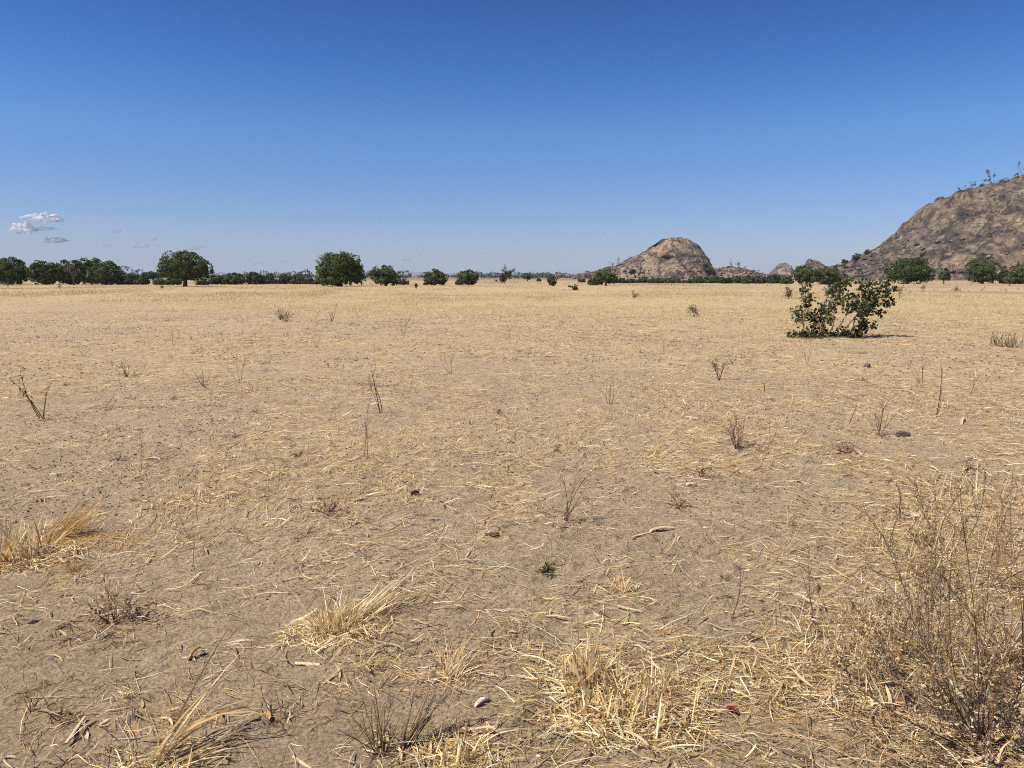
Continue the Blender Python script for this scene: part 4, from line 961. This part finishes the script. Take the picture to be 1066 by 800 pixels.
T('dusty shrub just behind the nearest little olive shrub', 594, 100, 297, 6, DUSTY, LOW, group='tiny shrubs in the grass', cat='shrub', name='shrub')
T('grey bare tree at the left tail of the rocky dome', 612, 420, 281, 8, BROWN, dens=16, core=False, group=g2, size=.18)
g5 = 'dark bushy trees in the hedge row below the rocky dome'
T('tall bushy dark tree at the left end of the hedge row', 631, 118, 279.5, 27, MANGO, [(-.1, 0, .55, .8, .8, .45), (.4, 0, .45, .6, .6, .36), (-.62, 0, .30, .45, .5, .3)], group=g5, trunk=.12)
T('low dark skirt of a tree left of the tall bushy one', 618, 122, 290, 13, MANGO, LOW, group=g5)
hedge = [(648, 289.5, 14, MANGO, 'dark low tree right of the tall bushy one'), (658, 290.5, 13, OLIVE, 'olive low tree second in the hedge row'),
         (670, 288, 13, MANGO, 'dark tree below the left slope of the rocky dome'), (681, 289.5, 13, OLIVE, 'olive tree below the cave-like dark patch of the dome'),
         (690, 289, 14, MANGO, 'dark tree straight below the dome summit'), (702, 288.5, 13, MANGO, 'dark tree where the hedge row lifts over bare earth'),
         (716, 291, 12, OLIVE, 'lowest olive tree below the right slope of the dome'), (727, 287.5, 14, MANGO, 'rounded dark tree below the right foot of the dome'),
         (741, 286.5, 17, MANGO, 'highest rounded dark tree in the right half of the hedge row'), (755, 288, 14, BLUEG, 'bluish dark tree next to the highest rounded one'),
         (767, 287, 13, MANGO, 'dark tree under the bare trees of the rocky tail'), (779, 287, 14, MANGO, 'dark tree near the right end of the hedge row'),
         (791, 288.5, 13, OLIVE, 'last olive tree closing the hedge row')]
for i, (px, tp, w, cc, lb) in enumerate(hedge):
    T(lb, px, 150 + (i * 37) % 11, tp, w + 2, cc, LOW, group=g5, trunk=.12)
g6 = 'dark trees at the foot of the big rocky hill'
T('dark low tree below the small far dome', 806, 158, 285.5, 17, BLUEG, LOW, group=g6)
T('dark tree just right of the small far dome', 819, 150, 287, 15, MANGO, LOW, group=g6)
T('large dark bushy tree in front of the rock hump', 840, 138, 275, 31, MANGO, [(0, 0, .5, 1, .9, .46), (-.4, 0, .62, .5, .6, .36)], group=g6, trunk=.12)
T('wide dark tree between rock hump and big hill', 862, 142, 278, 26, MANGO, LOW, group=g6, trunk=.12)
T('wide dome-shaped dark tree with flat base before the big hill', 945, 160, 267, 50, [(.040, .056, .016), (.052, .070, .020), (.072, .090, .028)], [(-.05, 0, .54, .93, 1, .46), (.35, 0, .52, .65, .9, .42), (0, -.2, .34, .93, .8, .30)], trunk=.2, group=g6, lobes=60, dens=20)
T('small dark tree between the two wide dome trees', 983, 166, 278, 13, MANGO, [(0, 0, .55, 1, 1, .44)], group=g6, trunk=.15)
T('wide dark dome tree with yellowish top before the big hill', 1023, 162, 267, 38, [(.052, .068, .018), (.066, .084, .024), (.09, .108, .034)], [(-.05, 0, .54, .98, 1, .46), (.1, -.2, .34, .9, .8, .30)], trunk=.18, group=g6, lobes=50, dens=20)
T('dark tree at the right photo edge behind a bare bush', 1056, 160, 277, 34, MANGO, LOW, group=g6, trunk=.15)
T('grey bare bush in front of the right edge tree', 1052, 130, 286, 14, BROWN, [(0, 0, .6, 1, 1, .38)], dens=20, core=False, group='half bare dry trees', size=.08)

def wind_bent():
    rng = np.random.default_rng(31); D = 150; x, _ = at(524, D); z = float(ground_h(x, D))
    t = thing('tree', 'sparse wind-bent tree with ragged branches sweeping up to one side', 'tree', (x, D, z), 'odd sparse trees')
    acc = Acc(); pts = branching(acc, rng, 7, 3.4, .45, .07, (.45, 0), 2, 5, [(.14, .11, .08)], .5, .5, .4)
    p2 = branching(acc, rng, 4, 1.5, .5, .05, (-.5, 0), 2, 4, [(.14, .11, .08)], .4, .5, .4); acc.build('trunk', M_BARK, t)
    pts = np.concatenate([pts, p2]); pts = pts[pts[:, 2] > .5]
    acc = Acc(); flecks(acc, rng, pts, 2600, .26, OLIVE + MANGO, .12); acc.build('crown', M_LEAF, t)
wind_bent()

# small leafy plants in the grass around the bush
def seedling(seed, label, px, py, h, w, cols, n=160, lsize=.06):
    rng = np.random.default_rng(seed); loc = G3(px, py)
    t = thing('shrub', label, 'shrub', loc, 'tiny shrubs in the grass')
    acc = Acc(); pts = branching(acc, rng, 7, h, w, .010, levels=2, kids=3, cols=[(.16, .10, .06)], base=.03, curl=.5); acc.build('stems', M_WOOD, t)
    acc = Acc(); p = pts[pts[:, 2] > h * .25]; flecks(acc, rng, p if len(p) else pts, n, lsize, cols, .05); acc.build('leaves', M_LEAF, t)
seedling(501, 'leafy sapling with round leaves just left of the large bush', 821, 311, .85, .7, [(.055, .075, .035), (.04, .055, .025), (.2, .12, .06)], 420, .10)
seedling(502, 'sparse brownish sapling peeping out right of the large bush', 936, 310, .85, .45, [(.09, .08, .045), (.16, .10, .06)], 150, .09)
seedling(503, 'small green shrub alone at the front edge of the golden grass', 722, 329, .42, .6, [(.09, .11, .045), (.12, .13, .05), (.07, .09, .04)], 260, .06)
seedling(504, 'yellow-brown twiggy bush on the bare strip right of the large bush', 962, 303, .8, .8, [(.24, .17, .08), (.2, .14, .07)], 200, .1)
seedling(505, 'dull green tuft-like shrub on the strip below the small dark hill tree', 996, 303, .55, .9, [(.12, .12, .05), (.2, .16, .07)], 220, .1)
seedling(506, 'olive shrub in the far grass left of the small green one', 659, 311, .55, .8, [(.16, .14, .06), (.2, .16, .07)], 200, .08)
seedling(507, 'small yellowish weed bush in the left golden grass', 298, 334, .35, .9, [(.22, .20, .06), (.3, .25, .09)], 160, .06)
seedling(508, 'upright dark stick-like shrub in front of the left grove', 62, 301, .8, .25, [(.06, .05, .03)], 160, .09)
seedling(509, 'dark green shrub at the far left edge of the grass', 8, 299, 1.1, .6, MANGO, 300, .12)
seedling(510, 'low dark shrub spot in front of the light green shrubs', 168, 301, .4, 1.0, [(.07, .07, .04)], 160, .1)

# ------------------------------------------------------------------ rocky hills
M_ROCK = rock_mat('granite', .5, .86, 1.0)
M_ROCK4 = rock_mat('far_granite', .4, 1.1, .3)
M_ROCK2 = rock_mat('granite_warm', .55, 1.15, 1.2)
M_ROCK3 = rock_mat('granite_block', .25, 1.25, 1.6)

def hill(name, label, prof, D, depth, crag, mat, nx=420, ny=240, tail=1.0, seed=1, front=1.0, cliff=None):
    px = np.array([p[0] for p in prof], float); py = np.array([p[1] for p in prof], float)
    xs = np.array([at(a, D)[0] for a in px]); zs = np.array([max(at(a, D, b)[1], -1.5) for a, b in zip(px, py)])
    x = np.linspace(xs[0], xs[-1], nx); hmax = zs.max()
    u = np.linspace(-1, 1, ny); u = np.sign(u) * np.abs(u) ** 1.25
    X, U = np.meshgrid(x, u, indexing='ij')
    Pz = np.interp(X, xs, zs)
    k = np.ones(9) / 9; Pz1 = np.convolve(np.pad(np.interp(x, xs, zs), 4, 'edge'), k, 'valid'); Pz = np.repeat(Pz1[:, None], ny, 1)
    wid = depth * (.35 + .65 * (Pz / hmax).clip(0, 1))
    Y = D + np.where(U > 0, .28, 1.) * U * wid
    g = 1 - np.abs(U) ** 2.0
    g = np.where(g > 0, g, 0) ** .85
    Z = (Pz + 1.5) * g * np.minimum(1, Y / D) - 1.5
    e = sm(0, .25, g) * sm(-1, 3, Pz)
    n1 = fbm(X / 26., Y / 26., 5, seed, .55) - .5
    rid = 1 - np.abs(2 * fbm(X / 13. + .5 * n1, (Y + Z * 1.5) / 16., 4, seed + 7, .6) - 1)
    n2 = fbm(X / 3.2, (Y + Z) / 3.2, 3, seed + 13, .6) - .5
    # blocky ledges
    led = vn(X / 7., (Z * 2.2 + Y * .6 + 6 * n1) / 7., seed + 21); led = sm(.35, .65, led)
    Z2 = Z + e * crag * (3.2 * n1 + 4.0 * (rid - .80) + 1.2 * n2 + 2.2 * (led - .5)) * (.35 + .65 * (np.abs(U) > .03))
    X2 = X + e * crag * 1.5 * (fbm(X / 6., (Z + Y) / 6., 3, seed + 31) - .5)
    Y2 = Y + e * crag * 3.0 * (fbm(X / 8., Z / 5., 4, seed + 37) - .5)
    if cliff:
        for cx_, cz_, rx_, rz_, dp in cliff:
            xc = at(cx_, D)[0]; zc = at(cx_, D, cz_)[1]
            m = np.exp(-(((X - xc) / (rx_ * D / F)) ** 2 + ((Z - zc) / (rz_ * D / F)) ** 2)) * (U < 0)
            Y2 = Y2 + m * dp
    ground = -1.2 + 0 * Z2
    Z2 = np.maximum(Z2, ground)
    v = np.stack([X2, Y2, Z2], -1).reshape(-1, 3)
    i = np.arange(nx - 1)[:, None] * ny; j = np.arange(ny - 1)[None]
    q = np.stack([i + j, i + ny + j, i + ny + j + 1, i + j + 1], -1).reshape(-1, 4)
    acc = Acc(); acc.add(v, q, (.3, .25, .2)); o = acc.build(name, mat, smooth=False); tag(o, label, None, None, 'structure')
    return v.reshape(nx, ny, 3)

big = hill('rocky_hill', 'steep granite hill rising out of the right side',
     [(846, 289.5), (858, 285), (866, 280), (875, 276), (885, 270.5), (900, 265), (915, 257.5), (925, 249), (935, 239), (945, 228), (955, 217.5), (965, 211), (975, 206.5), (990, 201.5), (1005, 198.5), (1020, 194), (1040, 187), (1066, 178), (1110, 172), (1180, 164), (1250, 170), (1330, 200), (1400, 250), (1440, 289)],
     430, 150, .95, M_ROCK, nx=620, ny=300, seed=3)
dome = hill('rocky_dome', 'rounded granite dome with talus slope in the middle distance',
     [(596, 289.5), (612, 286), (628, 281), (640, 277), (652, 271), (662, 266), (670, 261.5), (677, 257), (682, 254), (687, 250.5), (693, 248.2), (699, 247.4), (706, 247.8), (714, 250), (721, 254), (727, 259.5), (732, 266), (735.5, 273), (738, 279), (744, 281), (752, 279.5), (760, 278.5), (768, 280), (776, 281), (786, 285), (800, 288), (815, 290)],
     480, 42, .42, M_ROCK2, nx=420, ny=200, seed=11, cliff=[(687, 272, 7, 4, 7), (683, 256, 4, 4, 5), (724, 283, 3, 4, 4)])
hill('far_dome', 'small pinkish far dome on the horizon between the two rocky hills',
     [(796, 289), (801, 284), (805, 279.5), (809, 276.3), (813, 275.2), (817, 276.5), (821, 280), (825, 284.5), (830, 289)], 1500, 60, 2.2, M_ROCK4, nx=80, ny=50, seed=23)
hump = hill('rock_hump', 'low rock hump behind the bushy trees at the hill foot',
     [(830, 288), (835, 278), (839, 273.5), (845, 272.2), (853, 273), (858, 276), (864, 278), (872, 283), (880, 288)], 330, 16, .75, M_ROCK, nx=120, ny=80, seed=29)
hill('distant_ridge', 'faint blue ridge along the horizon',
     [(-900, 289), (-300, 285.5), (-100, 286.3), (60, 285.2), (200, 286.5), (330, 285.6), (450, 284.6), (520, 285.2), (580, 286.6), (640, 285.5), (760, 286), (900, 285), (1400, 286), (2000, 289)], 8600, 500, 8., M_ROCK2, nx=300, ny=20, seed=31)

def boulder_field(name, label, surf, n, rmin, rmax, mat, seed, lo, hi, pxr):
    """loose blocks resting on a slope: one mass nobody could count"""
    rng = np.random.default_rng(seed); nx, ny = surf.shape[:2]; acc = Acc(); c = 0
    nu, nv = 7, 5
    D = [Vector((math.sin(PI * i / nv) * math.cos(2 * PI * j / nu), math.sin(PI * i / nv) * math.sin(2 * PI * j / nu), math.cos(PI * i / nv))) for i in range(nv + 1) for j in range(nu)]
    Dn = np.array(D); f = np.array([[i * nu + j, i * nu + (j + 1) % nu, (i + 1) * nu + (j + 1) % nu, (i + 1) * nu + j] for i in range(nv) for j in range(nu)])
    while c < n:
        i = rng.integers(0, nx); j = rng.integers(0, ny // 2 + 4); p = surf[i, j]
        c += 1
        if not (lo < p[2] < hi): continue
        w = math.exp(-p[2] / (hi * .30)) + .15
        if rng.random() > w: continue
        r = rmin + (rmax - rmin) * rng.random() ** 3
        a = rng.uniform(0, 6.28); s = np.array([r * rng.uniform(.8, 1.5), r, r * rng.uniform(.5, .9)])
        q = Dn * (1 + rng.normal(0, .13, (len(Dn), 1))) * s
        q = np.stack([q[:, 0] * math.cos(a) - q[:, 1] * math.sin(a), q[:, 0] * math.sin(a) + q[:, 1] * math.cos(a), q[:, 2]], -1) + p + [0, 0, r * .2]
        acc.add(q, f, (.3, .25, .2))
    o = acc.build(name, mat); tag(o, label, None, None, 'stuff')
boulder_field('boulder_rubble', 'loose granite blocks littering the lower slope of the big hill', big, 6500, .35, 1.8, M_ROCK3, 5, -.5, 22, None)
boulder_field('boulder_scree', 'broken blocks on the talus of the rocky dome', dome, 2000, .4, 1.4, M_ROCK3, 6, -.5, 9, None)

def hill_scrub(name, label, surf, n, size, seed, lo, hi, cols, zf=.35):
    rng = np.random.default_rng(seed); nx, ny = surf.shape[:2]; acc = Acc()
    i = rng.integers(0, nx, n); j = rng.integers(0, ny // 2 + 2, n); p = surf[i, j]
    cl = fbm(p[:, 0] / 14., (p[:, 1] + p[:, 2] * 2) / 14., 3, seed)
    m = (p[:, 2] > lo) & (p[:, 2] < hi) & (rng.random(n) < sm(.45, .65, cl) * (.25 + np.exp(-p[:, 2] / (hi * zf)))); p = p[m]; n = len(p)
    for k in range(14):
        q = p + rng.normal(0, 1, (n, 3)) * [size * .55, size * .55, size * .35] + [0, 0, size * .5]
        strands(acc, q, rng.uniform(0, 6.28, n), rng.normal(0, .7, n), size * .5 * rng.uniform(.5, 1.2, n), size * .35, 0, 0, 1, 'even', False, pal(rng, n, cols, .25), rng.uniform(-1.5, 1.5, n))
    o = acc.build(name, M_LEAF); tag(o, label, None, None, 'stuff')
hill_scrub('hill_scrub', 'dry grey and olive scrub clinging to the big hill', big, 2200, .9, 41, 0, 75, [(.09, .08, .05), (.12, .10, .07), (.06, .06, .035), (.16, .12, .08)])
hill_scrub('dome_scrub', 'dry scrub clinging to the rocky dome and its talus', dome, 1500, .8, 43, 0, 14, [(.09, .08, .05), (.12, .10, .07), (.06, .06, .035)])

def surface_z(surf, x, silhouette=True):
    i = int(np.argmin(np.abs(surf[:, surf.shape[1] // 2, 0] - x))); j = int(np.argmax(surf[i, :, 2] / surf[i, :, 1])) if silhouette else surf.shape[1] // 4
    return surf[i, j]

def bare_tree(seed, label, p, h, cols=[(.13, .10, .085), (.17, .13, .11)], n=5, group='bare trees on the rocky hills', leafy=0, lcols=DUSTY, spread=.5):
    rng = np.random.default_rng(seed); t = thing('bare_tree', label, 'tree', (p[0], p[1], p[2] - .3), group)
    acc = Acc(); pts = branching(acc, rng, n, h, spread, h * .022, levels=3, kids=4, cols=cols, base=.03 * h, curl=.5); acc.build('trunk', M_BARK, t)
    acc = Acc(); flecks(acc, rng, pts, int(220 + leafy), h * .055, (lcols if n > 9 else cols) if leafy else cols, h * .03); acc.build('crown', M_LEAF, t)

sil = lambda surf, px, D: surface_z(surf, at(px, D)[0])
for i, (px, h, lb) in enumerate([(1019, 6.5, 'first bare spreading tree from the left on the summit ridge of the big hill'), (1029, 3.0, 'small bare tree in the gap of the summit ridge trees'), (1043, 7.0, 'bare umbrella-topped tree in the middle of the summit ridge'),
                                (1058, 8.0, 'tallest bare tree on the summit ridge near the photo edge'), (1068, 6.0, 'bare summit tree cut by the right photo edge'), (1003, 3.2, 'low grey bare shrub-like tree where the summit ridge begins'),
                                (992, 2.5, 'tiny grey bare tree on the shoulder of the big hill'), (926, 2.5, 'tiny bare tree on the lower skyline of the big hill')]):
    bare_tree(600 + i, lb, sil(big, px, 430), h * 1.25, spread=.9, leafy=1100)
for i, (px, h, lb) in enumerate([(643, 5., 'bare round tree at the left tail of the rocky dome'), (637, 3.5, 'dark small tree left of the bare round one on the dome tail'), (759, 4.5, 'bare tree on the low rocks right of the dome'), (768, 5., 'thicker bare tree beside it at the end of the low rocks'), (741, 2.0, 'grey leafy tree right below the steep face of the dome'), (775, 3, 'small bare twig tree trailing off the low rocks')]):
    bare_tree(640 + i, lb, sil(dome, px, 480), h, spread=.7, leafy=300 if px in (637, 740, 768) else 0)

def hill_bush(seed, label, surf, px, D, w, h, cols=MANGO, frac=None):
    rng = np.random.default_rng(seed); p = sil(surf, px, D) if frac is None else surf[int(np.argmin(np.abs(surf[:, surf.shape[1] // 2, 0] - at(px, D)[0]))), int(surf.shape[1] * frac)]
    t = thing('shrub', label, 'shrub', tuple(p), 'green shrubs on the rocky hills'); hw = w / 2 * p[1] / F; hh = h * p[1] / F
    acc = Acc(); leaves_on(acc, rng, [(0, 0, hh * .5, hw, hw, hh * .55)], 10, .3, cols, lobes=16); acc.build('crown', M_LEAF, t)
    acc = Acc(); trunk_mesh(acc, rng, hh * .4, hw * .1, 3, hw * .5); acc.build('trunk', M_BARK, t)
hill_bush(701, 'round green shrub on the skyline where the big hill begins', big, 883, 430, 9, 7)
hill_bush(702, 'second round green shrub higher on the same skyline', big, 897, 430, 7, 5)
hill_bush(703, 'low dark shrub beside a boulder at the toe of the big hill', big, 878, 430, 8, 5, OLIVE)
hill_bush(704, 'wide dusty green shrub low on the face of the big hill', big, 1008, 430, 14, 8, DUSTY, .04)
hill_bush(705, 'dark green shrub low on the big hill right of the dusty one', big, 1040, 430, 12, 8, OLIVE, .04)
hill_bush(706, 'green shrub patch high at the right edge of the big hill', big, 1064, 430, 9, 6, OLIVE, .26)
hill_bush(707, 'dark bushy clump below the right wall of the dome', dome, 724, 480, 9, 8, OLIVE, .03)
hill_bush(708, 'small dark shrub at the left foot of the dome talus', dome, 652, 480, 7, 5, OLIVE, .06)

# ------------------------------------------------------------------ far woodland along the horizon (one mass)
def woodland():
    rng = np.random.default_rng(91); acc = Acc(); n = 2600
    D = 520 * np.exp(rng.random(n) * 1.7); a = rng.uniform(-.80, .80, n); x = D * np.tan(a); h = rng.gamma(4, .75, n).clip(1.2, 6.5)
    x = x + 0; m = D > 0; x, D, h = x[m], D[m], h[m]; n = len(x); w = h * rng.uniform(.6, 1.2, n)
    z0 = ground_h(x, D)
    base = np.array([(.08, .088, .05), (.10, .105, .06), (.13, .115, .08), (.065, .078, .04)])[rng.integers(0, 4, n)]
    for k in range(64):
        e = rng.normal(0, 1, (n, 3)); e /= np.linalg.norm(e, axis=1)[:, None]
        q = np.stack([x + e[:, 0] * w * .75, D + e[:, 1] * w * .75, z0 + h * .5 + e[:, 2] * h * .45], -1)
        strands(acc, q, rng.uniform(0, 6.28, n), rng.normal(0, .6, n), w * .24, w * .2, 0, 0, 2, 'husk', False, base * np.exp(rng.normal(0, .15, (n, 1))), rng.uniform(-1.2, 1.2, n))
    o = acc.build('distant_woodland', M_LEAF); tag(o, 'dull scrub woodland lining the horizon', None, None, 'stuff')
woodland()

# ------------------------------------------------------------------ clouds: small puffs of vapour far beyond
def cloud_mat(alpha, col):
    m, nt, N, Lk = new_mat('cloud_vapour'); out = N('ShaderNodeOutputMaterial')
    d = N('ShaderNodeBsdfDiffuse'); d.inputs['Color'].default_value = (*col, 1); tr = N('ShaderNodeBsdfTransparent'); tl = N('ShaderNodeBsdfTranslucent'); tl.inputs['Color'].default_value = (*col, 1)
    g = N('ShaderNodeNewGeometry').outputs['Position']
    nz = maprange(N, Lk, noise_node(N, Lk, g, .011, 5, .6), .36, .60, .25, 1)
    lw = N('ShaderNodeLayerWeight'); lw.inputs['Blend'].default_value = .5
    ed = maprange(N, Lk, lw.outputs['Facing'], .30, .95, 1, 0)
    f = math_(N, Lk, 'MULTIPLY', math_(N, Lk, 'MULTIPLY', nz, ed), alpha)
    m1 = N('ShaderNodeMixShader'); m1.inputs[0].default_value = .35; Lk(d.outputs[0], m1.inputs[1]); Lk(tl.outputs[0], m1.inputs[2])
    m2 = N('ShaderNodeMixShader'); Lk(f, m2.inputs[0]); Lk(tr.outputs[0], m2.inputs[1]); Lk(m1.outputs[0], m2.inputs[2]); Lk(m2.outputs[0], out.inputs[0]); return m
M_CL = cloud_mat(.72, (.97, .93, .93)); M_CL2 = cloud_mat(.30, (.66, .66, .72))
def cloud(seed, label, px, py, w, h, mat):
    rng = np.random.default_rng(seed); D = 16000.; x, z = at(px, D, py); hw = w * .53 * D / F; hh = h * 1.08 * D / F
    nu, nv = 48, 26; v = []
    o_ = Vector((seed * 1.7, 0, 0))
    for i in range(nv + 1):
        for j in range(nu):
            ph = PI * i / nv; th = 2 * PI * j / nu
            d = Vector((math.sin(ph) * math.cos(th), math.sin(ph) * math.sin(th), math.cos(ph)))
            s = 1 + .75 * mnoise.noise(Vector((d.x * 2.6, d.y * 1.5, d.z * 1.6)) + o_) + .4 * mnoise.noise(Vector((d.x * 6, d.y * 3, d.z * 3.5)) + o_) + .2 * mnoise.noise(d * 11 + o_)
            zz = d.z * hh * .5 * s
            if zz < 0: zz *= .45
            v.append((d.x * hw * s, d.y * hw * .45 * s, zz))
    q = [[i * nu + j, i * nu + (j + 1) % nu, (i + 1) * nu + (j + 1) % nu, (i + 1) * nu + j] for i in range(nv) for j in range(nu)]
    acc = Acc(); acc.add(v, q, (1, 1, 1)); o = acc.build('cloud', mat, None, (x, D, z), smooth=True)
    tag(o, label, 'cloud', 'small clouds low over the left horizon')
for i, a in enumerate([('highest flat white cloud over the left grove', 47, 229, 30, 11, M_CL), ('brightest rounded white cloud left of the highest flat one', 24, 240, 22, 12, M_CL), ('thin grey wisp cloud between the two white ones', 46, 239, 20, 5, M_CL2),
                       ('low flat whitish cloud just above the left grove', 57, 251, 22, 7, M_CL), ('faint grey wisp cloud higher toward the lone big tree', 121, 241.5, 12, 4, M_CL2), ('small pale cloud low beside the faint grey wisp', 112, 257, 9, 4, M_CL2),
                       ('flat pale cloud left of the lone big tree', 144, 257, 17, 5, M_CL2), ('tiny round cloud above the flat pale one', 160.5, 250, 7, 4, M_CL2), ('pale cloud peeping from behind the lone big tree', 202, 259, 18, 5, M_CL2),
                       ('tiny cloud above the medium oval tree', 422, 271, 9, 5, M_CL2), ('faint low cloud pair over the scrub row', 292, 273, 13, 4, M_CL2), ('fainter cloud left of the low pair over the scrub row', 268, 275, 9, 3.5, M_CL2)]):
    cloud(800 + i, *a)

# ------------------------------------------------------------------ haze
def haze():
    m, nt, N, Lk = new_mat('haze_air'); out = N('ShaderNodeOutputMaterial'); v = N('ShaderNodeVolumePrincipled')
    v.inputs['Color'].default_value = (.72, .83, 1, 1); v.inputs['Density'].default_value = HAZE
    v.inputs['Anisotropy'].default_value = 0
    Lk(v.outputs[0], out.inputs['Volume'])
    X = 9700; z0, z1 = -2.6, 150
    me = bpy.data.meshes.new('haze')
    me.from_pydata([(sx * X, sy * X, z) for z in (z0, z1) for sy in (-1, 1) for sx in (-1, 1)], [], [(0, 2, 3, 1), (4, 5, 7, 6), (0, 1, 5, 4), (2, 6, 7, 3), (0, 4, 6, 2), (1, 3, 7, 5)])
    me.materials.append(m); o = bpy.data.objects.new('haze', me); COL.objects.link(o); tag(o, 'thin dry season haze in the air', None, None, 'stuff')
HAZE = 9e-5
haze()
